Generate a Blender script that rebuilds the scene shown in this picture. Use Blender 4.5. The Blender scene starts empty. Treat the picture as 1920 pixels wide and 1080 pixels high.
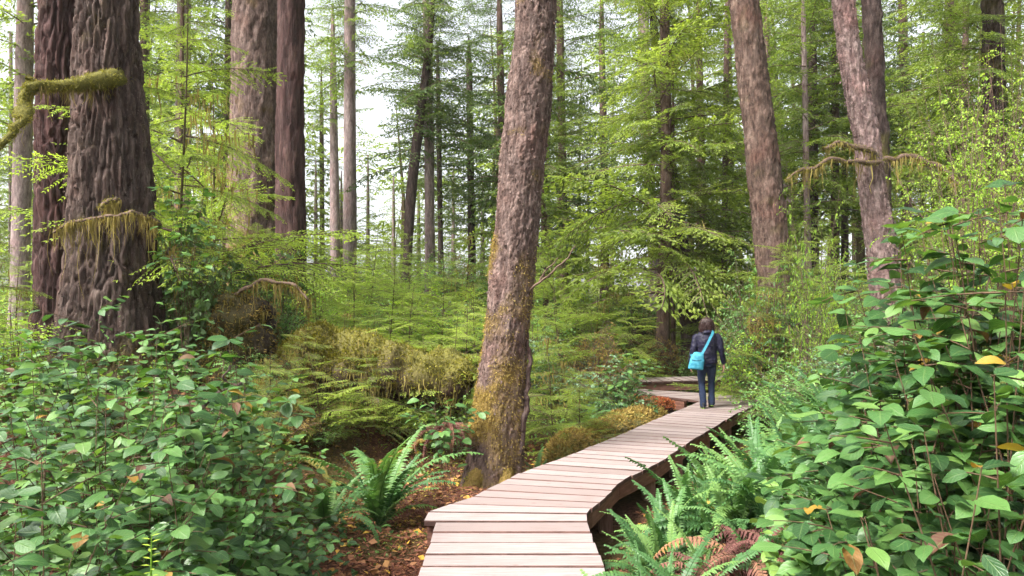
import bpy, math, random
import numpy as np
from mathutils import Matrix, Vector

# ------------------------------------------------------------------ camera, sky, sun, exposure
SC = bpy.context.scene
COL = SC.collection
R = math.radians
FPX, HOR, CAMZ = 1280.0, 586.0, 1.75          # focal length in photo pixels, horizon row, eye height over the planks
cam = bpy.data.cameras.new('camera')
cam.sensor_width = 36.0
cam.lens = 36.0 * FPX / 1920.0
cam.shift_y = (HOR - 540.0) / 1920.0
cam.clip_start = 0.05
cam.clip_end = 2000.0
cam_o = bpy.data.objects.new('camera', cam)
COL.objects.link(cam_o)
cam_o.location = (0, 0, CAMZ)
cam_o.rotation_euler = (R(90), 0, 0)
SC.camera = cam_o

SUN_AZ, SUN_EL = R(-125), R(50)                # azimuth clockwise from +Y, elevation
world = bpy.data.worlds.new('World')
SC.world = world
world.use_nodes = True
wn, wl = world.node_tree.nodes, world.node_tree.links
bg = wn['Background']
sky = wn.new('ShaderNodeTexSky')
sky.sky_type = 'NISHITA'
sky.sun_disc = False
sky.sun_elevation = SUN_EL
sky.sun_rotation = SUN_AZ
sky.dust_density = 4.0
sky.air_density = 1.0
hsv = wn.new('ShaderNodeHueSaturation')       # a thin white overcast: the blue is mostly gone
hsv.inputs['Saturation'].default_value = 0.22
wl.new(sky.outputs[0], hsv.inputs['Color'])
wl.new(hsv.outputs[0], bg.inputs['Color'])
bg.inputs['Strength'].default_value = 0.115
sun = bpy.data.lights.new('sun', 'SUN')
sun.energy = 3.4
sun.angle = R(22)
sun.color = (1.0, 0.96, 0.88)
sun_o = bpy.data.objects.new('sun', sun)
COL.objects.link(sun_o)
sd = Vector((math.sin(SUN_AZ) * math.cos(SUN_EL), math.cos(SUN_AZ) * math.cos(SUN_EL), math.sin(SUN_EL)))
sun_o.rotation_euler = sd.to_track_quat('Z', 'Y').to_euler()
SC.view_settings.view_transform = 'Standard'
SC.view_settings.look = 'None'
SC.view_settings.gamma = 1.0
SC.view_settings.exposure = 1.85
SC.render.engine = 'CYCLES'
SC.cycles.max_bounces = 6
SC.cycles.diffuse_bounces = 3
SC.cycles.glossy_bounces = 2
SC.cycles.transmission_bounces = 4
SC.cycles.transparent_max_bounces = 4
SC.cycles.caustics_reflective = False
SC.cycles.caustics_refractive = False
SC.cycles.use_denoising = True
SC.cycles.use_adaptive_sampling = True
SC.cycles.adaptive_threshold = 0.03

# ------------------------------------------------------------------ helpers
def P(px, py, d):
    return np.array([(px - 960.0) / FPX * d, d, CAMZ - (py - HOR) / FPX * d])

def rg(seed):
    return np.random.default_rng(abs(int(seed)))

def _h(ix, iy, iz, s):
    n = (ix * 374761393 + iy * 668265263 + iz * 1274126177 + s * 974634777) & 0xffffffff
    n = ((n ^ (n >> 13)) * 1274126177) & 0xffffffff
    n = ((n ^ (n >> 16)) * 2246822519) & 0xffffffff
    return ((n ^ (n >> 15)) & 0xffffff) / float(0xffffff)

def vnoise(p, s=0):
    p = np.asarray(p, float)
    i = np.floor(p).astype(np.int64)
    f = p - i
    u = f * f * (3 - 2 * f)
    out = 0
    for a in (0, 1):
        wx = u[:, 0] if a else 1 - u[:, 0]
        for b in (0, 1):
            wy = u[:, 1] if b else 1 - u[:, 1]
            for c in (0, 1):
                wz = u[:, 2] if c else 1 - u[:, 2]
                out = out + wx * wy * wz * _h(i[:, 0] + a, i[:, 1] + b, i[:, 2] + c, s)
    return out

def fbm(p, s=0, o=4):
    p = np.asarray(p, float)
    t, a, n = 0, 0.5, 0
    for k in range(o):
        t = t + a * vnoise(p * 2 ** k + 17.3 * k, s + k)
        n += a
        a *= 0.5
    return t / n

def worley(p, s=0):
    i = np.floor(p).astype(np.int64)
    f1 = np.full(len(p), 9.0)
    f2 = np.full(len(p), 9.0)
    cid = np.zeros(len(p))
    for a in (-1, 0, 1):
        for b in (-1, 0, 1):
            for c in (-1, 0, 1):
                q = i + np.array([a, b, c])
                o = np.stack([_h(q[:, 0], q[:, 1], q[:, 2], s + k) for k in (1, 2, 3)], 1)
                d = np.linalg.norm(q + o - p, axis=1)
                m = d < f1
                f2 = np.where(m, f1, np.minimum(f2, d))
                cid = np.where(m, o[:, 0], cid)
                f1 = np.where(m, d, f1)
    return f1, f2, cid

def ss(a, b, x):
    t = np.clip((np.asarray(x, float) - a) / np.asarray(b - a, float), 0, 1)
    return t * t * (3 - 2 * t)

def norm(v):
    return v / np.maximum(np.linalg.norm(v, axis=-1, keepdims=True), 1e-9)

class MB:
    """collects vertices and faces (tris and quads) and links them as one mesh"""
    def __init__(s):
        s.V, s.F, s.M, s.A, s.n = [], [], [], {}, 0
    def add(s, V, F, mat=0, **att):
        V = np.asarray(V, float)
        F = np.asarray(F, np.int64)
        if len(V) == 0 or len(F) == 0:
            return
        s.V.append(V)
        s.F.append(F + s.n)
        s.M.append(np.full(len(F), mat, np.int32) if np.isscalar(mat) else mat)
        for k in set(att) | set(s.A):
            if k not in s.A:
                s.A[k] = [np.zeros(s.n)]
            v = att.get(k, 0.0)
            s.A[k].append(np.full(len(V), float(v)) if np.isscalar(v) else np.asarray(v, float))
        s.n += len(V)
    def mesh(s, name, mats, smooth=False):
        me = bpy.data.meshes.new(name)
        V = np.concatenate(s.V)
        lt = np.concatenate([np.full(len(f), f.shape[1], np.int32) for f in s.F])
        idx = np.concatenate([f.ravel() for f in s.F]).astype(np.int32)
        me.vertices.add(len(V))
        me.vertices.foreach_set('co', V.astype(np.float32).ravel())
        me.loops.add(len(idx))
        me.loops.foreach_set('vertex_index', idx)
        me.polygons.add(len(lt))
        me.polygons.foreach_set('loop_start', np.concatenate([[0], np.cumsum(lt)[:-1]]).astype(np.int32))
        me.polygons.foreach_set('material_index', np.concatenate(s.M).astype(np.int32))
        me.polygons.foreach_set('use_smooth', np.full(len(lt), smooth))
        for k, a in s.A.items():
            at = me.attributes.new(k, 'FLOAT', 'POINT')
            at.data.foreach_set('value', np.concatenate(a).astype(np.float32))
        me.update(calc_edges=True)
        for m in (mats if isinstance(mats, (list, tuple)) else [mats]):
            me.materials.append(m)
        return me
    def build(s, name, mats, parent=None, smooth=False, local=True):
        if parent is not None and local:       # vertices are given in world space: move them into the parent's
            off = np.array(parent.location)
            s.V = [v - off for v in s.V]
        return link(name, s.mesh(name, mats, smooth), parent)

def link(name, me, parent=None, M=None):
    o = bpy.data.objects.new(name, me)
    COL.objects.link(o)
    if parent is not None:
        o.parent = parent
    if M is not None:
        o.matrix_basis = M
    return o

def tag(o, label=None, cat=None, group=None, kind=None):
    if label: o['label'] = label
    if cat: o['category'] = cat
    if group: o['group'] = group
    if kind: o['kind'] = kind
    return o

def thing(name, label, cat, loc, group=None):
    o = bpy.data.objects.new(name, None)
    COL.objects.link(o)
    o.location = tuple(float(v) for v in loc)
    o.empty_display_size = 0.1
    return tag(o, label, cat, group)

def grid_faces(nr, nc, wrap=False):
    r = np.arange(nr - 1)[:, None]
    c = np.arange(nc if wrap else nc - 1)[None, :]
    a = r * nc + c
    b = r * nc + (c + 1) % nc
    return np.stack([a, b, b + nc, a + nc], -1).reshape(-1, 4)

def spline(pts, n):
    """Catmull-Rom through pts (k,m), n samples"""
    p = np.asarray(pts, float)
    p = np.vstack([2 * p[0] - p[1], p, 2 * p[-1] - p[-2]])
    k = len(p) - 3
    t = np.linspace(0, k - 1e-6, n)
    i = t.astype(int)
    f = (t - i)[:, None]
    a, b, c, d = p[i], p[i + 1], p[i + 2], p[i + 3]
    return 0.5 * (2 * b + (c - a) * f + (2 * a - 5 * b + 4 * c - d) * f ** 2 + (3 * b - a - 3 * c + d) * f ** 3)

def tube(path, rad, na=6, cap=True):
    path = np.asarray(path, float)
    n = len(path)
    rad = np.broadcast_to(np.asarray(rad, float), (n,))
    T = norm(np.gradient(path, axis=0))
    ref = np.array([0, 0, 1.0]) if abs(T[:, 2]).mean() < 0.8 else np.array([1.0, 0, 0])
    A = norm(np.cross(T, ref))
    B = np.cross(T, A)
    th = np.linspace(0, 2 * math.pi, na, endpoint=False)
    V = path[:, None, :] + rad[:, None, None] * (np.cos(th)[None, :, None] * A[:, None, :] + np.sin(th)[None, :, None] * B[:, None, :])
    return V.reshape(-1, 3), grid_faces(n, na, True)

def box(c, s, rz=0.0):
    c, s = np.asarray(c, float), np.asarray(s, float) / 2
    V = np.array([[x, y, z] for z in (-1, 1) for y in (-1, 1) for x in (-1, 1)]) * s
    ca, sa = math.cos(rz), math.sin(rz)
    V = np.stack([V[:, 0] * ca - V[:, 1] * sa, V[:, 0] * sa + V[:, 1] * ca, V[:, 2]], 1) + c
    return V, [[0, 2, 3, 1], [4, 5, 7, 6], [0, 1, 5, 4], [2, 6, 7, 3], [0, 4, 6, 2], [1, 3, 7, 5]]

def blades(Pb, D, N, L, W, droop=0.0):
    """one folded leaf quad for each row: base, direction, normal, length, width"""
    n = len(Pb)
    D, N = norm(D), norm(N)
    S = norm(np.cross(D, N))
    L = np.broadcast_to(L, (n,))[:, None]
    W = np.broadcast_to(W, (n,))[:, None]
    V = np.stack([Pb, Pb + D * L * 0.45 + S * W * 0.5 + N * W * 0.10, Pb + D * L + np.array([0, 0, -1.0]) * L * droop,
                  Pb + D * L * 0.45 - S * W * 0.5 + N * W * 0.10], 1).reshape(-1, 3)
    F = np.arange(n * 4).reshape(n, 4)
    return V, F

# ------------------------------------------------------------------ materials
def newmat(name):
    m = bpy.data.materials.new(name)
    m.use_nodes = True
    nt = m.node_tree
    nt.nodes.clear()
    return m, nt, nt.nodes, nt.links

def ramp(nodes, stops):
    r = nodes.new('ShaderNodeValToRGB')
    e = r.color_ramp.elements
    while len(e) < len(stops):
        e.new(0.5)
    for i, (p, c) in enumerate(stops):
        e[i].position = p
        e[i].color = (*c, 1)
    return r

def mathn(nodes, links, op, a, b, clamp=False):
    n = nodes.new('ShaderNodeMath')
    n.operation = op
    n.use_clamp = clamp
    for i, v in enumerate((a, b)):
        if isinstance(v, (int, float)):
            n.inputs[i].default_value = v
        else:
            links.new(v, n.inputs[i])
    return n.outputs[0]

def mixc(nodes, links, fac, a, b):
    n = nodes.new('ShaderNodeMix')
    n.data_type = 'RGBA'
    for sock, v in ((n.inputs[0], fac), (n.inputs[6], a), (n.inputs[7], b)):
        if isinstance(v, (int, float)):
            sock.default_value = v
        elif isinstance(v, tuple):
            sock.default_value = (*v, 1)
        else:
            links.new(v, sock)
    return n.outputs[2]

def noise(nodes, links, vec, scale, detail=4, rough=0.6):
    n = nodes.new('ShaderNodeTexNoise')
    n.inputs['Scale'].default_value = scale
    n.inputs['Detail'].default_value = detail
    n.inputs['Roughness'].default_value = rough
    if vec is not None:
        links.new(vec, n.inputs['Vector'])
    return n.outputs['Fac']

def mapped(nodes, links, scale):
    tc = nodes.new('ShaderNodeTexCoord')
    mp = nodes.new('ShaderNodeMapping')
    mp.inputs['Scale'].default_value = scale
    links.new(tc.outputs['Object'], mp.inputs['Vector'])
    return mp.outputs[0]

def leafmat(name, stops, trans=0.35, rough=0.5, spec=0.35, objvar=0.35, midrib=False, tint=(1.25, 1.3, 0.6)):
    m, nt, N, L = newmat(name)
    out = N.new('ShaderNodeOutputMaterial')
    at = N.new('ShaderNodeAttribute')
    at.attribute_name = 'rnd'
    oi = N.new('ShaderNodeObjectInfo')
    f = mathn(N, L, 'MULTIPLY', at.outputs['Fac'], 1 - objvar)
    g = mathn(N, L, 'MULTIPLY', oi.outputs['Random'], objvar)
    f = mathn(N, L, 'ADD', f, g, True)
    r = ramp(N, stops)
    L.new(f, r.inputs[0])
    col = r.outputs[0]
    pb = N.new('ShaderNodeBsdfPrincipled')
    if midrib:
        ac = N.new('ShaderNodeAttribute')
        ac.attribute_name = 'across'
        al = N.new('ShaderNodeAttribute')
        al.attribute_name = 'along'
        a = mathn(N, L, 'ABSOLUTE', ac.outputs['Fac'], 0)
        mid = mathn(N, L, 'SUBTRACT', 1.0, mathn(N, L, 'MULTIPLY', a, 9.0), True)
        vn = mathn(N, L, 'SINE', mathn(N, L, 'MULTIPLY', mathn(N, L, 'SUBTRACT', al.outputs['Fac'], mathn(N, L, 'MULTIPLY', a, 0.28)), 42.0), 0)
        vn = mathn(N, L, 'POWER', mathn(N, L, 'MULTIPLY', mathn(N, L, 'ADD', vn, 1.0), 0.5), 6.0)
        v = mathn(N, L, 'MAXIMUM', mid, mathn(N, L, 'MULTIPLY', vn, 0.35))
        col = mixc(N, L, mathn(N, L, 'MULTIPLY', v, 0.45), col, (0.16, 0.24, 0.08))
        tcn = N.new('ShaderNodeTexCoord')
        blot = noise(N, L, tcn.outputs['Object'], 38.0, 3, 0.6)
        spot = mathn(N, L, 'MULTIPLY', mathn(N, L, 'SUBTRACT', blot, 0.66, ), 9.0, True)
        col = mixc(N, L, mathn(N, L, 'MULTIPLY', spot, 0.55), col, (0.10, 0.06, 0.02))
        bp = N.new('ShaderNodeBump')
        bp.inputs['Strength'].default_value = 0.5
        bp.inputs['Distance'].default_value = 0.003
        L.new(mathn(N, L, 'SUBTRACT', blot, v), bp.inputs['Height'])
        L.new(bp.outputs[0], pb.inputs['Normal'])
    L.new(col, pb.inputs['Base Color'])
    pb.inputs['Roughness'].default_value = rough
    pb.inputs['Specular IOR Level'].default_value = spec
    tr = N.new('ShaderNodeBsdfTranslucent')
    mx = N.new('ShaderNodeMix')
    mx.data_type = 'RGBA'
    mx.blend_type = 'MULTIPLY'
    mx.inputs[0].default_value = 1.0
    L.new(col, mx.inputs[6])
    mx.inputs[7].default_value = (*tint, 1)
    L.new(mx.outputs[2], tr.inputs['Color'])
    ms = N.new('ShaderNodeMixShader')
    ms.inputs[0].default_value = trans
    L.new(pb.outputs[0], ms.inputs[1])
    L.new(tr.outputs[0], ms.inputs[2])
    L.new(ms.outputs[0], out.inputs[0])
    return m

def barkmat(name, dark, mid, pale, moss=(0.13, 0.12, 0.03), stretch=(7, 7, 1.6), fine=26.0, bump=0.5, patch=0.5):
    m, nt, N, L = newmat(name)
    out = N.new('ShaderNodeOutputMaterial')
    pb = N.new('ShaderNodeBsdfPrincipled')
    v = mapped(N, L, stretch)
    n1 = noise(N, L, v, 1.0, 6, 0.65)
    r = ramp(N, [(0.30, dark), (0.50, mid), (0.72, pale)])
    L.new(n1, r.inputs[0])
    tc = N.new('ShaderNodeTexCoord')
    n2 = noise(N, L, tc.outputs['Object'], fine, 5, 0.7)
    lich = mathn(N, L, 'MULTIPLY', mathn(N, L, 'SUBTRACT', n2, 0.60), 7.0, True)
    col = mixc(N, L, mathn(N, L, 'MULTIPLY', lich, patch), r.outputs[0], tuple(min(1, c * 1.5 + 0.05) for c in pale))
    n4 = noise(N, L, tc.outputs['Object'], 1.3, 3, 0.5)
    warm = mathn(N, L, 'MULTIPLY', mathn(N, L, 'SUBTRACT', n4, 0.52), 5.0, True)
    col = mixc(N, L, mathn(N, L, 'MULTIPLY', warm, 0.45), col, tuple(c * k for c, k in zip(mid, (1.15, 0.8, 0.75))))
    v5 = mapped(N, L, tuple(q * 2.6 for q in stretch))
    n5 = noise(N, L, v5, 1.0, 5, 0.7)
    gr = ramp(N, [(0.32, (0.45, 0.42, 0.42)), (0.5, (1.0, 0.98, 0.97)), (0.68, (1.5, 1.45, 1.42))])
    L.new(n5, gr.inputs[0])
    gm = N.new('ShaderNodeMix')
    gm.data_type = 'RGBA'
    gm.blend_type = 'MULTIPLY'
    gm.inputs[0].default_value = 0.85
    L.new(col, gm.inputs[6])
    L.new(gr.outputs[0], gm.inputs[7])
    col = gm.outputs[2]
    pa = N.new('ShaderNodeAttribute')
    pa.attribute_name = 'plate'
    pr = ramp(N, [(0.0, (0.62, 0.60, 0.60)), (0.5, (0.95, 0.93, 0.93)), (1.0, (1.35, 1.32, 1.30))])
    L.new(pa.outputs['Fac'], pr.inputs[0])
    pm = N.new('ShaderNodeMix')
    pm.data_type = 'RGBA'
    pm.blend_type = 'MULTIPLY'
    pm.inputs[0].default_value = 1.0
    L.new(col, pm.inputs[6])
    L.new(pr.outputs[0], pm.inputs[7])
    col = pm.outputs[2]
    at = N.new('ShaderNodeAttribute')
    at.attribute_name = 'moss'
    n3 = noise(N, L, tc.outputs['Object'], 60.0, 3, 0.7)
    mr = ramp(N, [(0.3, tuple(c * 0.55 for c in moss)), (0.7, tuple(min(1, c * 1.35) for c in moss))])
    L.new(n3, mr.inputs[0])
    col = mixc(N, L, at.outputs['Fac'], col, mr.outputs[0])
    L.new(col, pb.inputs['Base Color'])
    pb.inputs['Roughness'].default_value = 0.9
    pb.inputs['Specular IOR Level'].default_value = 0.15
    bp = N.new('ShaderNodeBump')
    bp.inputs['Strength'].default_value = min(1.0, bump * 1.8)
    bp.inputs['Distance'].default_value = 0.04
    L.new(mathn(N, L, 'ADD', n5, mathn(N, L, 'MULTIPLY', n2, 0.6)), bp.inputs['Height'])
    L.new(bp.outputs[0], pb.inputs['Normal'])
    L.new(pb.outputs[0], out.inputs[0])
    return m

def plainmat(name, a, b, scale=30.0, rough=0.8, bump=0.2, stretch=(1, 1, 1), spec=0.2, objvar=0.0):
    m, nt, N, L = newmat(name)
    out = N.new('ShaderNodeOutputMaterial')
    pb = N.new('ShaderNodeBsdfPrincipled')
    v = mapped(N, L, stretch)
    n1 = noise(N, L, v, scale, 5, 0.6)
    f = n1
    if objvar:
        oi = N.new('ShaderNodeObjectInfo')
        f = mathn(N, L, 'ADD', n1, mathn(N, L, 'MULTIPLY', mathn(N, L, 'SUBTRACT', oi.outputs['Random'], 0.5), objvar), True)
    r = ramp(N, [(0.3, a), (0.7, b)])
    L.new(f, r.inputs[0])
    L.new(r.outputs[0], pb.inputs['Base Color'])
    pb.inputs['Roughness'].default_value = rough
    pb.inputs['Specular IOR Level'].default_value = spec
    if bump:
        bp = N.new('ShaderNodeBump')
        bp.inputs['Strength'].default_value = bump
        bp.inputs['Distance'].default_value = 0.01
        L.new(n1, bp.inputs['Height'])
        L.new(bp.outputs[0], pb.inputs['Normal'])
    L.new(pb.outputs[0], out.inputs[0])
    return m

def plankmat():
    m, nt, N, L = newmat('plank_wood')
    out = N.new('ShaderNodeOutputMaterial')
    pb = N.new('ShaderNodeBsdfPrincipled')
    tc = N.new('ShaderNodeTexCoord')
    oi = N.new('ShaderNodeObjectInfo')
    ad = N.new('ShaderNodeVectorMath')
    ad.operation = 'ADD'
    L.new(tc.outputs['Object'], ad.inputs[0])
    cx = N.new('ShaderNodeCombineXYZ')
    L.new(mathn(N, L, 'MULTIPLY', oi.outputs['Random'], 57.0), cx.inputs[0])
    L.new(mathn(N, L, 'MULTIPLY', oi.outputs['Random'], 31.0), cx.inputs[1])
    L.new(cx.outputs[0], ad.inputs[1])
    mp = N.new('ShaderNodeMapping')
    mp.inputs['Scale'].default_value = (3.0, 70.0, 30.0)
    L.new(ad.outputs[0], mp.inputs['Vector'])
    g = noise(N, L, mp.outputs[0], 1.0, 6, 0.65)
    r = ramp(N, [(0.25, (0.13, 0.094, 0.084)), (0.45, (0.245, 0.196, 0.190)), (0.7, (0.325, 0.272, 0.268))])
    L.new(g, r.inputs[0])
    big = noise(N, L, ad.outputs[0], 3.0, 4, 0.6)
    st = mathn(N, L, 'MULTIPLY', mathn(N, L, 'SUBTRACT', big, 0.5), 3.0, True)
    col = mixc(N, L, mathn(N, L, 'MULTIPLY', st, 0.6), r.outputs[0], (0.20, 0.15, 0.135))
    tone = mathn(N, L, 'MULTIPLY', mathn(N, L, 'POWER', oi.outputs['Random'], 1.5), 0.85)
    col = mixc(N, L, tone, col, (0.175, 0.134, 0.126))
    # knots and dark checks
    mp2 = N.new('ShaderNodeMapping')
    mp2.inputs['Scale'].default_value = (5.0, 14.0, 8.0)
    L.new(ad.outputs[0], mp2.inputs['Vector'])
    vo = N.new('ShaderNodeTexVoronoi')
    vo.inputs['Scale'].default_value = 0.7
    L.new(mp2.outputs[0], vo.inputs['Vector'])
    kn = mathn(N, L, 'MULTIPLY', mathn(N, L, 'SUBTRACT', 0.115, vo.outputs['Distance']), 14.0, True)
    col = mixc(N, L, mathn(N, L, 'MULTIPLY', kn, 0.8), col, (0.13, 0.07, 0.06))
    mp3 = N.new('ShaderNodeMapping')
    mp3.inputs['Scale'].default_value = (1.3, 75.0, 20.0)
    L.new(ad.outputs[0], mp3.inputs['Vector'])
    ck = noise(N, L, mp3.outputs[0], 1.0, 3, 0.5)
    ckf = mathn(N, L, 'MULTIPLY', mathn(N, L, 'SUBTRACT', ck, 0.67), 14.0, True)
    col = mixc(N, L, mathn(N, L, 'MULTIPLY', ckf, 0.7), col, (0.14, 0.085, 0.075))
    L.new(col, pb.inputs['Base Color'])
    pb.inputs['Roughness'].default_value = 0.72
    pb.inputs['Specular IOR Level'].default_value = 0.25
    bp = N.new('ShaderNodeBump')
    bp.inputs['Strength'].default_value = 0.35
    bp.inputs['Distance'].default_value = 0.006
    L.new(mathn(N, L, 'SUBTRACT', g, ckf), bp.inputs['Height'])
    L.new(bp.outputs[0], pb.inputs['Normal'])
    L.new(pb.outputs[0], out.inputs[0])
    return m

def groundmat():
    m, nt, N, L = newmat('forest_floor')
    out = N.new('ShaderNodeOutputMaterial')
    pb = N.new('ShaderNodeBsdfPrincipled')
    tc = N.new('ShaderNodeTexCoord')
    n1 = noise(N, L, tc.outputs['Object'], 22.0, 6, 0.7)
    r = ramp(N, [(0.32, (0.025, 0.013, 0.009)), (0.5, (0.085, 0.038, 0.025)), (0.68, (0.17, 0.085, 0.055))])
    L.new(n1, r.inputs[0])
    n2 = noise(N, L, tc.outputs['Object'], 45.0, 4, 0.7)
    g = ramp(N, [(0.3, (0.03, 0.035, 0.012)), (0.7, (0.11, 0.13, 0.03))])
    L.new(n2, g.inputs[0])
    at = N.new('ShaderNodeAttribute')
    at.attribute_name = 'moss'
    L.new(mixc(N, L, at.outputs['Fac'], r.outputs[0], g.outputs[0]), pb.inputs['Base Color'])
    pb.inputs['Roughness'].default_value = 0.95
    pb.inputs['Specular IOR Level'].default_value = 0.1
    bp = N.new('ShaderNodeBump')
    bp.inputs['Strength'].default_value = 0.9
    bp.inputs['Distance'].default_value = 0.03
    L.new(mathn(N, L, 'ADD', n1, n2), bp.inputs['Height'])
    L.new(bp.outputs[0], pb.inputs['Normal'])
    L.new(pb.outputs[0], out.inputs[0])
    return m

M = {}
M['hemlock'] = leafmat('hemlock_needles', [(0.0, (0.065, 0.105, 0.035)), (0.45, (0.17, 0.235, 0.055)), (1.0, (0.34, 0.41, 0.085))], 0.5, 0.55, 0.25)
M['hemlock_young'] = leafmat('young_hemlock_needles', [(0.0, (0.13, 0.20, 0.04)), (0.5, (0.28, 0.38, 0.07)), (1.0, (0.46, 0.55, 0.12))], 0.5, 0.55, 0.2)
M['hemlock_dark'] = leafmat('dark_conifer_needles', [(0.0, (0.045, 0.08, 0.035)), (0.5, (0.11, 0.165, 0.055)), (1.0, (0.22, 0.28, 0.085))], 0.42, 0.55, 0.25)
M['salal'] = leafmat('salal_leaf', [(0.0, (0.014, 0.045, 0.015)), (0.35, (0.042, 0.112, 0.030)), (0.7, (0.092, 0.195, 0.050)), (1.0, (0.20, 0.31, 0.065))], 0.3, 0.37, 0.42, 0.8, True, (1.3, 1.25, 0.5))
M['salal_yellow'] = leafmat('yellow_salal_leaf', [(0.0, (0.26, 0.12, 0.02)), (0.5, (0.34, 0.22, 0.03)), (1.0, (0.18, 0.06, 0.02))], 0.3, 0.45, 0.4, 0.9, True)
M['salal_brown'] = leafmat('withered_salal_leaf', [(0.0, (0.06, 0.025, 0.018)), (0.5, (0.12, 0.05, 0.03)), (1.0, (0.16, 0.09, 0.045))], 0.2, 0.6, 0.3, 0.9, True)
M['shrub'] = leafmat('shrub_leaf', [(0.0, (0.043, 0.123, 0.043)), (0.5, (0.123, 0.254, 0.065)), (1.0, (0.275, 0.435, 0.102))], 0.35, 0.42, 0.45)
M['shrub_grey'] = leafmat('grey_green_leaf', [(0.0, (0.054, 0.115, 0.068)), (0.5, (0.135, 0.230, 0.121)), (1.0, (0.297, 0.419, 0.203))], 0.3, 0.4, 0.5)
M['huckle'] = leafmat('huckleberry_leaf', [(0.0, (0.115, 0.230, 0.034)), (0.5, (0.241, 0.391, 0.052)), (1.0, (0.437, 0.552, 0.081))], 0.5, 0.5, 0.25, 0.15)
M['fern'] = leafmat('fern_green', [(0.0, (0.034, 0.095, 0.032)), (0.5, (0.078, 0.175, 0.055)), (1.0, (0.18, 0.30, 0.08))], 0.34, 0.46, 0.32, 0.7)
M['fern_dead'] = leafmat('fern_dead', [(0.0, (0.10, 0.045, 0.04)), (0.5, (0.19, 0.085, 0.075)), (0.85, (0.25, 0.13, 0.08)), (1.0, (0.38, 0.22, 0.05))], 0.2, 0.8, 0.08, 0.8, False, (1.1, 0.9, 0.7))
M['mossy'] = leafmat('moss_tuft', [(0.0, (0.081, 0.075, 0.017)), (0.5, (0.196, 0.178, 0.034)), (1.0, (0.380, 0.345, 0.069))], 0.3, 0.8, 0.1, 0.2)
M['moss_brown'] = leafmat('brown_moss_tuft', [(0.0, (0.115, 0.069, 0.029)), (0.5, (0.253, 0.172, 0.052)), (1.0, (0.414, 0.322, 0.092))], 0.25, 0.8, 0.1, 0.2)
M['hang'] = leafmat('hanging_moss', [(0.0, (0.112, 0.080, 0.028)), (0.5, (0.240, 0.192, 0.060)), (1.0, (0.368, 0.304, 0.104))], 0.35, 0.8, 0.1, 0.2, False, (1.1, 1.05, 0.7))
M['litter'] = leafmat('leaf_litter', [(0.0, (0.080, 0.030, 0.020)), (0.45, (0.220, 0.085, 0.050)), (0.8, (0.340, 0.170, 0.080)), (1.0, (0.620, 0.380, 0.060))], 0.15, 0.7, 0.2, 0.0, False, (1.1, 0.9, 0.7))
M['red_rot'] = leafmat('red_rotten_wood', [(0.0, (0.160, 0.040, 0.020)), (0.5, (0.360, 0.100, 0.045)), (1.0, (0.500, 0.200, 0.060))], 0.1, 0.8, 0.1, 0.0, False, (1, 1, 1))
M['bark_old'] = barkmat('furrowed_bark', (0.028, 0.019, 0.017), (0.070, 0.050, 0.044), (0.150, 0.118, 0.105), stretch=(9, 9, 1.3), fine=36, patch=0.8)
M['bark_dark'] = barkmat('dark_red_bark', (0.027, 0.015, 0.014), (0.057, 0.032, 0.031), (0.094, 0.062, 0.057), stretch=(8, 8, 0.9), fine=30, patch=0.25)
M['bark_flaky'] = barkmat('flaky_bark', (0.050, 0.032, 0.028), (0.124, 0.087, 0.077), (0.215, 0.165, 0.15), moss=(0.20, 0.135, 0.04), stretch=(13, 13, 4), fine=40, patch=0.6)
M['bark_pink'] = barkmat('pink_grey_bark', (0.098, 0.064, 0.061), (0.184, 0.132, 0.128), (0.269, 0.214, 0.202), stretch=(12, 12, 3.5), fine=30, patch=0.75)
M['bark_pale'] = barkmat('pale_grey_bark', (0.137, 0.101, 0.101), (0.238, 0.187, 0.187), (0.317, 0.266, 0.259), stretch=(8, 8, 2), fine=20)
M['bark_brown'] = barkmat('brown_bark', (0.045, 0.030, 0.024), (0.101, 0.068, 0.057), (0.162, 0.120, 0.101), stretch=(8, 8, 2), fine=20)
M['bark_black'] = barkmat('blackish_bark', (0.025, 0.018, 0.018), (0.06, 0.043, 0.04), (0.11, 0.085, 0.08), stretch=(8, 8, 2), fine=20, patch=0.2)
M['twig'] = plainmat('twig_wood', (0.06, 0.038, 0.028), (0.15, 0.10, 0.075), 40)
M['twig_red'] = plainmat('reddish_stem', (0.045, 0.03, 0.018), (0.11, 0.065, 0.04), 40)
M['plank'] = plankmat()
M['beam'] = plainmat('beam_wood', (0.11, 0.048, 0.034), (0.25, 0.125, 0.095), 6.0, 0.8, 0.3, (1, 1, 6), objvar=0.3)
M['post'] = plainmat('post_wood', (0.12, 0.06, 0.045), (0.27, 0.15, 0.115), 8.0, 0.85, 0.3, (4, 4, 0.8), objvar=0.3)
M['plank_edge'] = plainmat('sawn_plank_edge', (0.045, 0.024, 0.02), (0.12, 0.065, 0.055), 9.0, 0.85, 0.3, (1, 1, 5), objvar=0.3)
M['ground'] = groundmat()

# ------------------------------------------------------------------ terrain
def xl(y):
    return np.interp(y, [-5, 5.9, 6.42, 12.17, 13.6, 15.4, 16.5, 22], [-0.64, -0.66, -0.40, 2.95, 3.6, 2.5, 2.9, 4.5])

def xr(y):
    return np.interp(y, [-5, 5.8, 7.37, 9.57, 13.8, 17, 22], [0.64, 0.64, 1.27, 2.47, 5.1, 6.6, 9.0])

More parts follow.
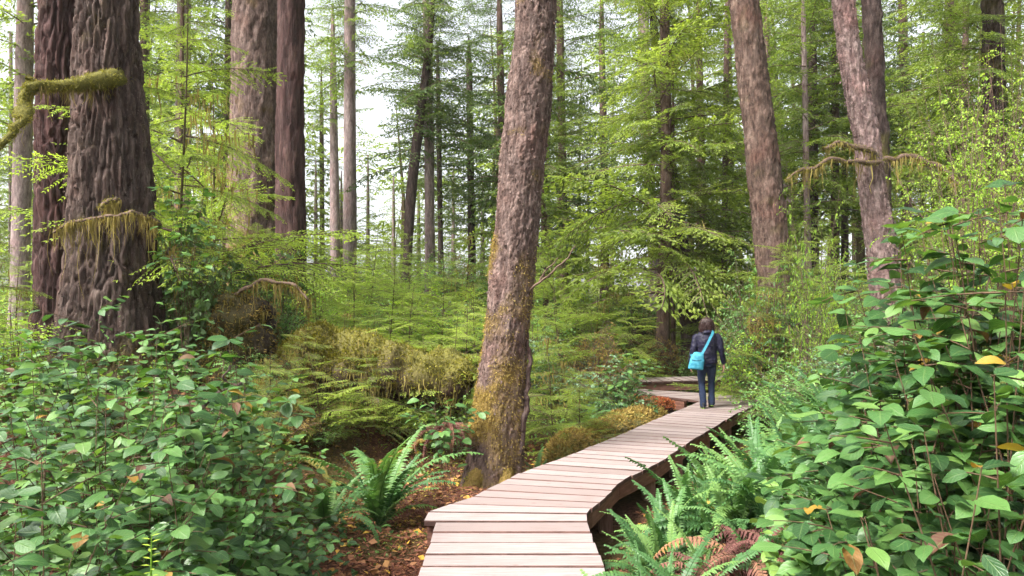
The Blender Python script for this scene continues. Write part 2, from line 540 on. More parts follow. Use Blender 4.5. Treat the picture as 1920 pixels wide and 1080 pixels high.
def H(x, y):
    x, y = np.asarray(x, float), np.asarray(y, float)
    tl, tr = xl(y) - x, x - xr(y)
    h = -0.48 + 2.7 * ss(15.5, 34, y) + 0.035 * np.clip(y - 34, 0, 200)
    sh = 0.75 * ss(6.8, 8.4, y) * (1 - ss(11.5, 14, y))
    h = h + 1.25 * ss(1.7 + sh, 4.6 + sh, tl) * (0.35 + 0.65 * ss(4, 8, y)) * (1 - 0.5 * ss(18, 34, y))
    h = h + 1.9 * ss(0.7, 4.3, tr) * (0.25 + 0.75 * ss(3, 9, y)) * (1 - 0.5 * ss(20, 36, y))
    flat = np.stack([x.ravel(), y.ravel(), np.zeros(x.size)], 1)
    n = (fbm(flat * 0.55, 3, 3) - 0.5).reshape(x.shape)
    n2 = (fbm(flat * 2.3, 8, 3) - 0.5).reshape(x.shape)
    away = ss(-0.2, 1.2, np.maximum(tl, tr))
    return h + n * (0.15 + 0.55 * away) + n2 * (0.08 + 0.24 * away)

def Hs(x, y):
    return float(H(np.array([x]), np.array([y]))[0])

gx = np.concatenate([-np.geomspace(160, 14, 26), np.linspace(-13.8, 13.8, 180), np.geomspace(14, 160, 26)])
gy = np.concatenate([-np.geomspace(120, 4, 14), np.linspace(-3.8, 22, 190), np.geomspace(22.2, 260, 46)])
X, Y = np.meshgrid(gx, gy)
Z = H(X, Y)
Z = np.where(Y < -3, np.minimum(Z, 0.6), Z)
tlg, trg = xl(Y) - X, X - xr(Y)
mo = fbm(np.stack([X.ravel() * 0.9, Y.ravel() * 0.9, 0 * X.ravel()], 1), 21, 3).reshape(X.shape)
moss = np.clip((mo - 0.48) * 4, 0, 1) * 0.7
moss = np.maximum(moss, ss(9.5, 14, Y))
moss = np.maximum(moss, ss(1.5, 3.5, trg))
g = MB()
g.add(np.stack([X.ravel(), Y.ravel(), Z.ravel()], 1), grid_faces(len(gy), len(gx)), moss=moss.ravel())
tag(g.build('ground', M['ground'], smooth=True), 'reddish brown forest floor with moss and rotted bark', 'ground', kind='structure')

# ------------------------------------------------------------------ boardwalk
bw = thing('boardwalk', 'weathered pinkish plank boardwalk zigzagging through the forest', 'boardwalk', (0, 5, 0))
rngb = rg(5)
def plank(a0, b0, a1, b1, z, th=0.042, gap=0.0075):
    """one plank between the row a0-b0 (near: left, right) and the row a1-b1 (far)"""
    a0, b0, a1, b1 = [np.array([*p, 0.0]) for p in (a0, b0, a1, b1)]
    j = lambda: rngb.normal(0, 0.006)
    ux, vx = norm(b0 - a0), norm(b1 - a1)
    a0, b0, a1, b1 = a0 + ux * j(), b0 + ux * j(), a1 + vx * j(), b1 + vx * j()
    c = (a0 + b0 + a1 + b1) / 4
    rows = [(a0, a1), (b0, b1)]
    sec = []
    for n_, f_ in rows:
        d = f_ - n_
        w = max(np.linalg.norm(d), 0.02)
        d = d / w
        e = 0.009
        sec.append([n_ + d * gap + [0, 0, z - th], n_ + d * gap + [0, 0, z - e], n_ + d * (gap + e) + [0, 0, z],
                    f_ - d * (gap + e) + [0, 0, z], f_ - d * gap + [0, 0, z - e], f_ - d * gap + [0, 0, z - th]])
    V = np.array(sec[0] + sec[1])
    ang = math.atan2((b0 - a0)[1], (b0 - a0)[0])
    loc = np.array([c[0], c[1], z])
    Rm = np.array([[math.cos(ang), math.sin(ang), 0], [-math.sin(ang), math.cos(ang), 0], [0, 0, 1]])
    V = (V - loc) @ Rm.T
    m = MB()
    m.add(V, [[k, (k + 1) % 6, (k + 1) % 6 + 6, k + 6] for k in range(6)], np.array([1, 1, 0, 1, 1, 1], np.int32))
    m.F.append(np.array([[5, 4, 3, 2], [5, 2, 1, 0], [8, 9, 10, 11], [6, 7, 8, 11]]))
    m.M.append(np.ones(4, np.int32))
    dz = rngb.normal(0, 0.0018)
    o = link('plank', m.mesh('plank', [M['plank'], M['plank_edge']]), bw)
    o.location = (loc[0], loc[1] - 5, loc[2] + dz)
    o.rotation_euler = (rngb.normal(0, 0.003), rngb.normal(0, 0.002), ang)

def run(pairs, pitch, z):
    Lp = np.array([p[0] for p in pairs], float)
    Rp = np.array([p[1] for p in pairs], float)
    C = (Lp + Rp) / 2
    s = np.concatenate([[0], np.cumsum(np.linalg.norm(np.diff(C, axis=0), axis=1))])
    n = max(1, int(round(s[-1] / pitch)))
    t = np.linspace(0, s[-1], n + 1)
    t[1:-1] += rngb.normal(0, pitch * 0.025, n - 1)
    I = lambda A: np.stack([np.interp(t, s, A[:, k]) for k in (0, 1)], 1)
    A, B = I(Lp), I(Rp)
    for k in range(n):
        plank(A[k], B[k], A[k + 1], B[k + 1], z)

run([((-.62, -1.8), (.62, -1.8)), ((-.63, 5.70), (.63, 5.70))], 0.25, 0.0)
seg2 = [((-.735, 5.71), (.63, 5.71)), ((-.73, 6.02), (.65, 5.96)), ((-.40, 6.42), (.78, 6.22)), ((.10, 7.45), (1.17, 7.15)), ((.70, 8.35), (1.75, 8.0)),
        ((1.40, 9.5), (2.38, 9.2)), ((2.2, 10.9), (3.1, 10.45)), ((2.95, 12.17), (3.85, 11.75)), ((3.62, 13.3), (4.75, 13.15)), ((3.70, 13.5), (5.12, 13.85))]
run(seg2, 0.245, 0.004)
run([((5.14, 13.87), (3.71, 13.53)), ((5.12, 14.06), (3.55, 13.75)), ((4.2, 14.75), (3.1, 14.35)), ((2.95, 15.65), (2.5, 15.15))], 0.25, 0.0)
seg4 = [((2.75, 16.75), (2.75, 15.72)), ((4.4, 17.1), (4.5, 16.1)), ((6.2, 17.7), (6.5, 16.75)), ((8.4, 18.9), (8.7, 17.9))]
run(seg4, 0.25, 0.15)
def beam_line(pts, z, h=0.17, w=0.075, inset=0.05, side=1, name='beam'):
    pts = np.array(pts, float)
    for a, b in zip(pts[:-1], pts[1:]):
        d = b - a
        ln = np.linalg.norm(d)
        if ln < 0.12:
            continue
        d /= ln
        nrm_ = np.array([-d[1], d[0]]) * side
        c = (a + b) / 2 + nrm_ * (inset + w / 2)
        m = MB()
        V, F = box((0, 0, 0), (ln - 0.004, w, h))
        m.add(V, F)
        o = link(name, m.mesh(name, M['beam']), bw)
        o.location = (c[0], c[1] - 5, z - h / 2)
        o.rotation_euler = (0, 0, math.atan2(d[1], d[0]))
beam_line([(.63, -1.7), (.63, 5.66)], -0.046)
beam_line([(-.63, -1.7), (-.63, 5.66)], -0.046, side=-1)
beam_line([p[1] for p in seg2], -0.044)
beam_line([p[0] for p in seg2[2:]], -0.044, side=-1)
beam_line([(-.72, 5.78), (.62, 5.78)], -0.05, inset=0.0)
beam_line([(2.5, 15.15), (3.1, 14.35), (3.55, 13.75)], -0.046, side=-1)
beam_line([(2.95, 15.65), (4.2, 14.75), (5.12, 14.06)], -0.046, side=1)
beam_line([(2.75, 15.72), (4.5, 16.1), (6.5, 16.75), (8.7, 17.9)], 0.10, side=1, h=0.17)
beam_line([(2.75, 16.75), (4.4, 17.1), (6.2, 17.7), (8.4, 18.9)], 0.10, side=-1)
beam_line([(2.77, 16.7), (2.77, 15.76)], 0.10, inset=0.0, side=-1)
for (x, y, zt) in [(.52, 5.3, -.21), (-.52, 5.3, -.21), (.50, 3.2, -.21), (-.5, 3.2, -.21), (.58, 6.0, -.22), (.95, 6.95, -.22), (1.62, 8.1, -.22), (2.22, 9.25, -.22),
                   (2.95, 10.5, -.22), (3.7, 11.8, -.22), (4.5, 13.05, -.22), (-.25, 6.4, -.22), (.85, 8.3, -.22), (1.6, 9.5, -.22), (3.05, 12, -.22),
                   (2.65, 15.2, -.22), (3.7, 15.0, -.22), (4.95, 14.0, -.22), (2.9, 16.1, -.08), (4.6, 16.35, -.08), (2.9, 16.6, -.08), (6.4, 16.95, -.08)]:
    zb = Hs(x, y) - 0.15
    m = MB()
    V, F = box((0, 0, 0), (0.13, 0.13, max(0.15, zt - zb)))
    m.add(V, F)
    o = link('post', m.mesh('post', M['post']), bw)
    o.location = (x, y - 5, (zt + zb) / 2)
    o.rotation_euler = (0, 0, rngb.uniform(0, 1))

# ------------------------------------------------------------------ trunks
def trunk_mesh(cl, zv, nz, na, style, seed, flare=0.35, amp=1.0, mossf=None, ztop=None):
    """cl: control rows x,y,z,r with z rising; zv: top of the densely built stretch"""
    cl = np.asarray(cl, float)
    cl = cl[np.argsort(cl[:, 2])]
    cs = spline(cl, 200)
    zt = cl[-1, 2]
    zv = min(zv, zt - 0.5)
    zs = np.concatenate([np.linspace(cl[0, 2], zv, nz), np.linspace(zv, zt, 26)[1:]])
    cx, cy, cr = [np.interp(zs, cs[:, 2], cs[:, k]) for k in (0, 1, 3)]
    th = np.linspace(0, 2 * math.pi, na, endpoint=False)
    ZZ, TT = np.meshgrid(zs, th, indexing='ij')
    r0 = cr[:, None] * np.ones_like(TT)
    hb = ZZ - cl[0, 2] - 0.25
    lob = 0.5 + 0.5 * np.sin(TT * 5 + seed) * 0.8 + 0.3 * np.sin(TT * 3 + seed * 2.1)
    r0 = r0 * (1 + flare * np.exp(-np.clip(hb, 0, 99) / (0.45 + cr[0] * 0.5)) * (0.5 + lob))
    q = np.stack([np.cos(TT) * r0, np.sin(TT) * r0, ZZ], -1).reshape(-1, 3)
    wav = (fbm(q * [2.2, 2.2, 0.7], seed + 50, 3) - 0.5) * 0.16
    r0f = r0.ravel() * (1 + wav)
    if style == 'furrow':
        w = q * [15.0, 15.0, 1.9]
        w = w + (fbm(q * [5, 5, 2.0], seed + 9, 3)[:, None] - 0.5) * 1.8
        f1, f2, cid = worley(w, seed)
        ridge = np.clip((f2 - f1) * 2.6, 0, 1) ** 0.6
        fine = fbm(q * [40, 40, 14], seed + 5, 3)
        disp = ((ridge - 0.6) * 0.062 + (cid - 0.5) * 0.034 + (fine - 0.5) * 0.034) * amp
        disp = disp + (fbm(q * [5, 5, 0.6], seed + 4, 3) - 0.5) * 0.10 * amp
    elif style == 'flaky':
        w = q * [30.0, 30.0, 8.0]
        w = w + (fbm(q * 8, seed + 9, 2)[:, None] - 0.5) * 1.6
        f1, f2, cid = worley(w, seed)
        edge = np.clip((f2 - f1) * 3.0, 0, 1) ** 0.6
        fine = fbm(q * 55, seed + 5, 3)
        disp = ((edge - 0.5) * 0.018 + (cid - 0.5) * 0.024 * edge + (fine - 0.5) * 0.020) * amp
        disp = disp + (fbm(q * [7, 7, 2.2], seed + 4, 3) - 0.5) * 0.065 * amp
    else:
        fine = fbm(q * [14, 14, 3.5], seed + 5, 4)
        disp = (fine - 0.5) * 0.10 * amp * np.clip(r0f, 0.03, 0.5)
    if style == 'plain':
        cid = fbm(q * [9, 9, 3], seed + 6, 3)
    rr = r0f + disp
    V = np.stack([np.cos(TT).ravel() * rr + np.repeat(cx, na), np.sin(TT).ravel() * rr + np.repeat(cy, na), ZZ.ravel()], 1)
    F = grid_faces(len(zs), na, True)
    nrm_ = np.stack([np.cos(TT).ravel(), np.sin(TT).ravel(), 0 * rr], 1)
    ms = np.zeros(len(V))
    if mossf is not None:
        ms = np.clip(mossf(V, nrm_, cl[0, 2]), 0, 1)
    return V, F, nrm_, ms, cid

def px_line(pts, d, ztop, base_drop=0.25):
    """photo points (px, py, width) of a trunk at distance d -> control rows down to the ground and up to ztop"""
    rows = []
    for (px, py, w) in pts:
        p = P(px, py, d)
        rows.append([p[0], d, p[2], w / FPX * d / 2])
    rows = np.array(rows)
    rows = rows[np.argsort(rows[:, 2])]
    lo, lo2 = rows[0], rows[1]
    sl = (lo[0] - lo2[0]) / (lo[2] - lo2[2])
    gz = Hs(lo[0], d) - base_drop
    if lo[2] - gz > 0.25:
        rows = np.vstack([[lo[0] + sl * (gz - lo[2]), d, gz, lo[3] * 1.06], rows])
    hi, hi2 = rows[-1], rows[-2]
    sl = (hi[0] - hi2[0]) / (hi[2] - hi2[2])
    if ztop > hi[2] + 0.5:
        k = ztop - hi[2]
        rows = np.vstack([rows, [hi[0] + sl * k * 0.5, d, hi[2] + k * 0.5, hi[3] * 0.8], [hi[0] + sl * k * 0.8, d, ztop, hi[3] * 0.3]])
    return rows

def fuzz(V, nrm_, w, n, seed, lmin, lmax, width, down=0.6):
    """moss tufts standing on a surface with vertex weights w"""
    r = rg(seed)
    w = np.clip(w, 0, 1) ** 1.5
    i = r.choice(len(V), n, p=w / w.sum())
    p = V[i] + r.normal(0, 0.012, (n, 3)) - nrm_[i] * 0.004
    D = nrm_[i] + r.normal(0, 0.55, (n, 3)) + np.array([0, 0, -down])
    Nn = norm(np.cross(D, r.normal(0, 1, (n, 3))))
    L = r.uniform(lmin, lmax, n)
    return (*blades(p, D, Nn, L, width * r.uniform(0.6, 1.4, n)), np.repeat(r.random(n), 4))

def strands(points, seed, lmin, lmax, per=6, width=0.012, spread=0.03):
    """hanging moss: tapering ribbons with a wave, under each of the points"""
    r = rg(seed)
    pts = np.repeat(np.asarray(points, float), per, axis=0)
    n = len(pts)
    pts = pts + r.normal(0, spread, (n, 3)) * [1, 1, 0.4]
    L = r.uniform(lmin, lmax, n) * r.uniform(0.3, 1, n) * np.clip((vnoise(pts * 14.0, seed) - 0.3) * 2.6, 0.08, 1.6) ** 1.4
    a = r.uniform(0, math.pi, n)
    S = np.stack([np.cos(a), np.sin(a), 0 * a], 1)
    k = 5
    t = np.linspace(0, 1, k)
    ph = r.uniform(0, 6.28, (n, 1))
    off = (np.sin(t[None] * 5 + ph) * 0.09 + np.sin(t[None] * 13 + ph * 3) * 0.03) * L[:, None] * t[None] ** 0.7 + r.normal(0, 0.10, (n, 1)) * L[:, None] * t[None]
    C = pts[:, None, :] - np.array([0, 0, 1.0]) * (L[:, None] * t[None])[..., None] + S[:, None, :] * off[..., None]
    W = width * r.uniform(0.5, 1.5, n)[:, None] * (1 - 0.85 * t[None]) * 0.5
    V = np.stack([C - S[:, None] * W[..., None], C + S[:, None] * W[..., None]], 2)
    V = V.reshape(n, k * 2, 3)
    f = np.array([[2 * j, 2 * j + 1, 2 * j + 3, 2 * j + 2] for j in range(k - 1)])
    F = (f[None] + (np.arange(n) * k * 2)[:, None, None]).reshape(-1, 4)
    return V.reshape(-1, 3), F, np.repeat(r.random(n), k * 2)

# ------------------------------------------------------------------ conifer boughs and crowns
def make_bough(seed, gap=0.12, gap2=0.075, tw=0.10, wd=0.026, droop=0.28, fan=0.40, side_wood=True):
    """a flat drooping hemlock bough 2.4 long on +x: returns needle quads and wood, in local space"""
    r = rg(seed)
    Lb = 2.4
    n = int(Lb * 0.9 / gap)
    curve = lambda t: np.stack([Lb * t, 0.10 * np.sin(t * 3 + seed) * Lb * 0.5, Lb * (0.10 * t - droop * t ** 2.2)], -1)
    t = np.repeat(np.linspace(0.10, 0.98, n), 2) + r.normal(0, 0.008, 2 * n)
    side = np.tile([1, -1], n)
    sl = Lb * fan * np.clip(t / 0.22, 0.3, 1) * (1.02 - t) ** 0.75 * r.uniform(0.55, 1.2, 2 * n) + 0.06
    o = curve(t)
    tan = norm(curve(t + 0.01) - curve(t - 0.01))
    ang = r.uniform(0.75, 1.15, 2 * n) * side
    d = np.stack([tan[:, 0] * np.cos(ang) - np.sin(ang) * tan[:, 1], tan[:, 0] * np.sin(ang) + np.cos(ang) * tan[:, 1], tan[:, 2] * 0.7 + r.normal(-0.03, 0.13, 2 * n)], 1)
    d = norm(d)
    PB, DB, NB, LB, RB = [], [], [], [], []
    wood = MB()
    c = curve(np.linspace(0, 1, 9))
    Vw, Fw = tube(c, np.linspace(0.020, 0.004, 9), 4)
    wood.add(Vw, Fw)
    for k in range(2 * n):
        m = max(2, int(sl[k] / gap2))
        u = np.linspace(0.06, 1, m)
        base = o[k] + d[k] * (u * sl[k])[:, None] - np.array([0, 0, 0.22 * sl[k]]) * (u ** 2)[:, None]
        rr = r.random()
        for s in (1, -1):
            a2 = r.uniform(0.5, 1.0, m) * s
            dd = np.stack([d[k, 0] * np.cos(a2) - d[k, 1] * np.sin(a2), d[k, 0] * np.sin(a2) + d[k, 1] * np.cos(a2), d[k, 2] + r.normal(-0.28, 0.22, m)], 1)
            PB.append(base); DB.append(dd)
            NB.append(np.array([0, 0, 1.0]) + r.normal(0, 0.5, (m, 3)))
            LB.append(tw * r.uniform(0.6, 1.35, m) * (1.1 - 0.45 * u))
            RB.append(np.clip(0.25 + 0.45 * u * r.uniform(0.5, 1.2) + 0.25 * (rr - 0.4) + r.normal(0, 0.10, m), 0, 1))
        PB.append(base[-1:]); DB.append(d[k:k + 1]); NB.append(np.array([[0, 0, 1.0]])); LB.append(np.array([tw])); RB.append(np.array([0.75]))
        if side_wood and k % 2 == 0 and sl[k] > 0.3:
            Vw, Fw = tube(np.stack([o[k], o[k] + d[k] * sl[k] * 0.5 - [0, 0, 0.05 * sl[k]], o[k] + d[k] * sl[k] * 0.9 - [0, 0, 0.18 * sl[k]]]), [0.007, 0.005, 0.002], 3)
            wood.add(Vw, Fw)
    PB, DB, NB, LB, RB = [np.concatenate(q) for q in (PB, DB, NB, LB, RB)]
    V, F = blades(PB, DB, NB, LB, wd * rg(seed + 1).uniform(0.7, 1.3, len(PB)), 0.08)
    return V, F, np.repeat(RB, 4), np.concatenate(wood.V), np.concatenate(wood.F)

BOUGH_FAR = [make_bough(100 + k, 0.15, 0.11, 0.17, 0.050, 0.20 + 0.07 * k) for k in range(4)]
BOUGH_MID = [make_bough(120 + k, 0.11, 0.072, 0.12, 0.040, 0.16 + 0.07 * k) for k in range(4)]
BOUGH_FINE = [make_bough(140 + k, 0.085, 0.047, 0.078, 0.022, 0.12 + 0.07 * k, 0.46) for k in range(4)]

def place_bough(mb, B, root, az, pitch, L, r):
    """adds a bough of length L at root"""
    V, F, rd, Vw, Fw = B
    s = L / 2.4
    ca, sa, cp, sp = math.cos(az), math.sin(az), math.cos(pitch), math.sin(pitch)
    Rm = np.array([[ca, -sa, 0], [sa, ca, 0], [0, 0, 1]]) @ np.array([[cp, 0, -sp], [0, 1, 0], [sp, 0, cp]])
    roll = r.normal(0, 0.25)
    Rm = Rm @ np.array([[1, 0, 0], [0, math.cos(roll), -math.sin(roll)], [0, math.sin(roll), math.cos(roll)]])
    mir = np.array([1, r.choice([-1, 1]), 1])
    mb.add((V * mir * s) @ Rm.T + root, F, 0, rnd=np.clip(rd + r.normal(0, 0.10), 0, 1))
    mb.add((Vw * mir * s) @ Rm.T + root, Fw, 1, rnd=0.0)

def crown_mesh(name, boughs, z0, z1, lfun, n, seed, mat, pitch=0.15, moss=0):
    r = rg(seed)
    mb = MB()
    hp = []
    for k in range(n):
        f = (k + r.uniform(0, 0.9)) / n
        z = z0 + (z1 - z0) * f
        az = k * 2.39996 + r.normal(0, 0.35)
        L = lfun(f) * r.uniform(0.5, 1.3)
        place_bough(mb, boughs[r.integers(len(boughs))], np.array([0, 0, z]), az, pitch * (1 - 0.4 * f) + r.normal(0, 0.21) + 0.5 * max(0, f - 0.8), L, r)
        if moss and r.random() < moss:
            for q in r.uniform(0.15, 0.7, 7):
                hp.append([math.cos(az) * L * q, math.sin(az) * L * q, z + L * (0.12 * q - 0.2 * q * q)])
    mats = [M[mat], M['twig']]
    if hp:
        V, F, rd = strands(hp, seed + 3, 0.08, 0.5, 8, 0.014, 0.08)
        mb.add(V, F, 2, rnd=rd)
        mats.append(M['hang'])
    return mb.mesh(name, mats)

CROWN = {
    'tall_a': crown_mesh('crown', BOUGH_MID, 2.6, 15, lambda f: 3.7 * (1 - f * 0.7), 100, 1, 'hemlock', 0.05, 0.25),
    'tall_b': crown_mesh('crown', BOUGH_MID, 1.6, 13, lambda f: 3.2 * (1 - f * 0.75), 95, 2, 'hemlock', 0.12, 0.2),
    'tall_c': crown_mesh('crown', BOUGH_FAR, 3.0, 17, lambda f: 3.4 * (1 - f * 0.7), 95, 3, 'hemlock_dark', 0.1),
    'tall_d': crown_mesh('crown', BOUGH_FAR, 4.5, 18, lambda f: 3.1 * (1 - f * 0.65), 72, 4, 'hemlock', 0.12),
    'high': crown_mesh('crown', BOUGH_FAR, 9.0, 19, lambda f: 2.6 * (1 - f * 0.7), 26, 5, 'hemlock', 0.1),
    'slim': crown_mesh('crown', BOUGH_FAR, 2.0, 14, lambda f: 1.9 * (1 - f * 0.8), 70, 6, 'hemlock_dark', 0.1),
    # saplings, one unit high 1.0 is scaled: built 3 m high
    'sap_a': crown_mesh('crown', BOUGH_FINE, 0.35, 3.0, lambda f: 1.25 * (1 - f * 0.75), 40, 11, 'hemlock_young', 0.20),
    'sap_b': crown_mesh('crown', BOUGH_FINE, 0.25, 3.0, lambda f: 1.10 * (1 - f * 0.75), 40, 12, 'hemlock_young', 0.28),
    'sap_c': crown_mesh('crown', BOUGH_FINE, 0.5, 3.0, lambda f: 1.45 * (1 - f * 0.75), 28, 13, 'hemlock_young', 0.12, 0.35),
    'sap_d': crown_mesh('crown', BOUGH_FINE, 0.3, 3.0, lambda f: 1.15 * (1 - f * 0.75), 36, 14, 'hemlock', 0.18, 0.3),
}

def place_crown(t, key, rows, seed, s=1.0, zoff=0.0, mat=None):
    """the shared crown mesh, leaning with its trunk"""
    r = rg(seed)
    a, b = rows[0, :3], rows[-1, :3]
    ax = Vector(b - a).normalized()
    q = ax.to_track_quat('Z', 'Y')
    Mx = Matrix.Translation(Vector((a - np.array(t.location)) + np.array(ax) * zoff)) @ q.to_matrix().to_4x4() @ Matrix.Rotation(r.uniform(0, 6.28), 4, 'Z') @ Matrix.Scale(s, 4)
    return link('crown', CROWN[key], t, Mx)

GT = 'trees of the forest'
def moss_low(h, side=(-0.8, -0.6), amt=1.0, patch=0.5, seed=0):
    def f(V, n, z0):
        k = fbm(V * 3.0, 70 + seed, 4)
        dirw = 0.5 + 0.5 * (n[:, 0] * side[0] + n[:, 1] * side[1])
        return amt * np.clip((1 - ss(h * 0.4, h, V[:, 2] - z0)) * (0.35 + dirw) + (k - 0.62) * 6 * patch * dirw - 0.15 * (1 - ss(0, h, V[:, 2] - z0)), 0, 1) * (0.35 + 0.9 * k)
    return f

def tree(pts, d, label, bark, style='plain', crown='high', ztop=16, nz=60, na=24, seed=0, flare=0.3, amp=1.0, mossf=None, cs=1.0, coff=0.0, name='conifer_tree', tufts=0, flakes=0):
    rows = px_line(pts, d, ztop)
    t = thing(name, label, 'tree', (rows[0, 0], d, Hs(rows[0, 0], d)), GT)
    zv = CAMZ + HOR / FPX * d * 1.06
    V, F, nn, ms, pl = trunk_mesh(rows, zv, nz, na, style, seed, flare, amp, mossf)
    m = MB()
    m.add(V, F, moss=ms, plate=pl)
    tr = m.build('trunk', M[bark], t, smooth=True)
    if tufts:
        Vt, Ft, rd = fuzz(V, nn, np.where(V[:, 2] < zv, ms, 0), tufts, seed + 5, 0.015, 0.042, 0.008)
        m = MB()
        m.add(Vt, Ft, rnd=rd)
        o = m.build('moss', M['moss_brown'], t)
        o['kind'] = 'stuff'
    if flakes:
        Vt, Ft, rd = fuzz(V, nn, np.where((V[:, 2] < zv) & (nn[:, 1] < 0.5), 1.0, 0.0), flakes, seed + 8, 0.02, 0.05, 0.022, 1.8)
        m = MB()
        m.add(Vt, Ft, plate=rd)
        o = m.build('bark_flakes', M[bark], t)
        o['kind'] = 'stuff'
    if crown:
        place_crown(t, crown, rows, seed + 77, cs, coff)
    return t, rows

# the two huge trunks at the left
T1, T1r = tree([(200, -40, 96), (204, 150, 112), (210, 300, 132), (212, 480, 150), (212, 640, 168)], 9.5, 'huge furrowed grey-brown trunk carrying a crooked mossy limb',
     'bark_old', 'furrow', 'high', 17, 260, 230, 31, 0.22, 1.0, moss_low(1.2, (0.7, -0.7), 0.55, 0.35, 1), 1.2, 1.0, tufts=2500, flakes=2500)
tree([(117, -40, 70), (116, 300, 80), (120, 640, 92)], 10.4, 'dark reddish trunk pressed against the back of the huge furrowed trunk',
     'bark_dark', 'furrow', 'high', 17, 170, 120, 32, 0.25, 1.0, moss_low(0.8, (-0.5, -0.8), 0.4, 0.2, 2), 1.2, 1.0)
tree([(482, 0, 84), (479, 200, 88), (478, 390, 94)], 18, 'thick brown trunk with moss patches beside a narrower dark trunk', 'bark_flaky', 'furrow', 'high', 17, 110, 70, 33, 0.2, 0.9,
     moss_low(5.0, (-0.3, -0.9), 0.75, 0.6, 3), 1.2, 1.5)
tree([(546, 0, 48), (544, 250, 50), (545, 470, 56)], 16.5, 'narrow dark reddish trunk just beside the thick mossy brown trunk', 'bark_dark', 'furrow', 'high', 17, 120, 46, 34, 0.2, 0.6, None, 1.1, 1.5)
# the leaning trunk by the boardwalk
T7, T7r = tree([(1006, -40, 76), (1003, 60, 76), (990, 200, 84), (975, 360, 80), (961, 500, 78), (947, 640, 80), (937, 760, 88), (930, 850, 94), (925, 910, 102)], 8.5,
     'leaning flaky-barked trunk with a mossy foot right beside the boardwalk', 'bark_flaky', 'flaky', 'high', 17, 480, 150, 35, 0.18, 0.8, moss_low(4.6, (-0.95, -0.3), 1.15, 0.7, 4), 1.1, 1.0, tufts=20000, flakes=1600)
tree([(1394, 0, 52), (1418, 200, 56), (1443, 420, 60)], 16, 'tall brown trunk bending to one side behind the mossy branch', 'bark_brown', 'flaky', 'high', 18, 170, 60, 36, 0.2, 1.5, moss_low(4, (0.8, -0.5), 0.7, 0.4, 5), 1.1, 1.0, flakes=1500)
T10, T10r = tree([(1578, -20, 37), (1598, 120, 39), (1622, 250, 43), (1646, 420, 47), (1664, 560, 52)], 11, 'pinkish grey spotted trunk leaning over the bank behind the glossy shrubs', 'bark_pink', 'flaky', 'high', 17, 260, 80, 37, 0.2, 1.1,
     moss_low(1.0, (-0.5, -0.8), 0.6, 0.15, 6), 1.1, 1.0, flakes=1500)
tree([(1632, -20, 30), (1645, 200, 30), (1656, 420, 32)], 12.6, 'darker mossy trunk half hidden behind the pinkish spotted trunk', 'bark_black', 'flaky', 'high', 16, 150, 50, 38, 0.2, 1.1, moss_low(6, (0, -1), 0.8, 0.6, 7), 1.0, 1.0)
tree([(1860, 0, 34), (1868, 350, 38)], 15, 'dim brown trunk behind the leafy huckleberry near the picture edge', 'bark_black', 'flaky', 'tall_b', 17, 110, 40, 39, 0.2, 1.1, moss_low(7, (0, -1), 0.7, 0.5, 8), 0.8, 1.0)
# thinner trunks further off
tree([(656, 0, 20), (656, 200, 22), (656, 400, 25)], 30, 'slender pale grey trunk standing alone against the white sky', 'bark_pale', crown='tall_d', ztop=22, seed=41, cs=0.85, coff=6)
tree([(800, 60, 14), (804, 250, 17), (806, 465, 19)], 27, 'straight pinkish thin trunk beside the black leaning one', 'bark_pale', crown='tall_c', ztop=19, seed=42, coff=3.0, cs=0.8)
tree([(789, 210, 17), (772, 350, 20), (764, 480, 17)], 26, 'blackish thin trunk leaning behind the young hemlocks', 'bark_black', crown='tall_c', ztop=15, seed=43, coff=4.5, cs=0.7)
tree([(822, 200, 9), (826, 450, 10)], 31, 'very thin dark stem next to the pinkish thin trunk', 'bark_black', crown='slim', ztop=14, seed=44, coff=1)
tree([(1246, 10, 17), (1249, 300, 21), (1243, 610, 26)], 19, 'brown trunk with spreading layered boughs behind the walker', 'bark_brown', crown='tall_a', ztop=17, seed=45, nz=90, na=28, amp=1.2)
tree([(1258, 330, 26), (1275, 460, 32), (1300, 615, 44)], 21, 'dark slanting trunk close behind the walker', 'bark_black', crown='tall_b', ztop=12, seed=46, coff=2.5, flare=0.6)
tree([(1262, 420, 8), (1262, 610, 9)], 19.6, 'thin stem between the two dark trunks behind the walker', 'bark_brown', crown='slim', ztop=9, seed=47, coff=3.0, cs=0.5)
tree([(345, 0, 24), (343, 260, 28)], 22, 'faded grey trunk seen through the bright young boughs', 'bark_pale', crown='tall_d', ztop=17, seed=48, coff=3)
tree([(48, 0, 26), (44, 200, 30)], 20, 'pale trunk at the picture edge beyond the huge trunk', 'bark_pale', crown='tall_d', ztop=16, seed=49, coff=1.5)
tree([(430, 0, 14), (428, 220, 16)], 25, 'thin brown trunk beside the thick mossy brown trunk', 'bark_brown', crown='tall_c', ztop=17, seed=50, coff=2)
tree([(1312, 150, 13), (1316, 460, 19)], 26, 'straight brown trunk seen between the boughs and the bending trunk', 'bark_brown', crown='tall_d', ztop=17, seed=51, coff=2.0)
tree([(1566, 0, 11), (1566, 420, 15)], 24, 'thin dark trunk just beside the pinkish spotted trunk', 'bark_brown', crown='tall_c', ztop=17, seed=52, coff=3.5, cs=0.8)
tree([(1584, 280, 11), (1584, 430, 13)], 26, 'thin dark pole-like trunk lower behind the mossy branch', 'bark_black', crown='slim', ztop=14, seed=53, coff=3)
tree([(1524, 250, 18), (1524, 420, 21)], 23, 'short dark trunk glimpsed under the mossy branch', 'bark_black', crown='tall_b', ztop=13, seed=54, coff=3)
tree([(1050, 60, 14), (1056, 380, 16)], 25, 'reddish brown trunk close behind the leaning flaky trunk', 'bark_brown', crown='tall_c', ztop=17, seed=55, coff=1.0)
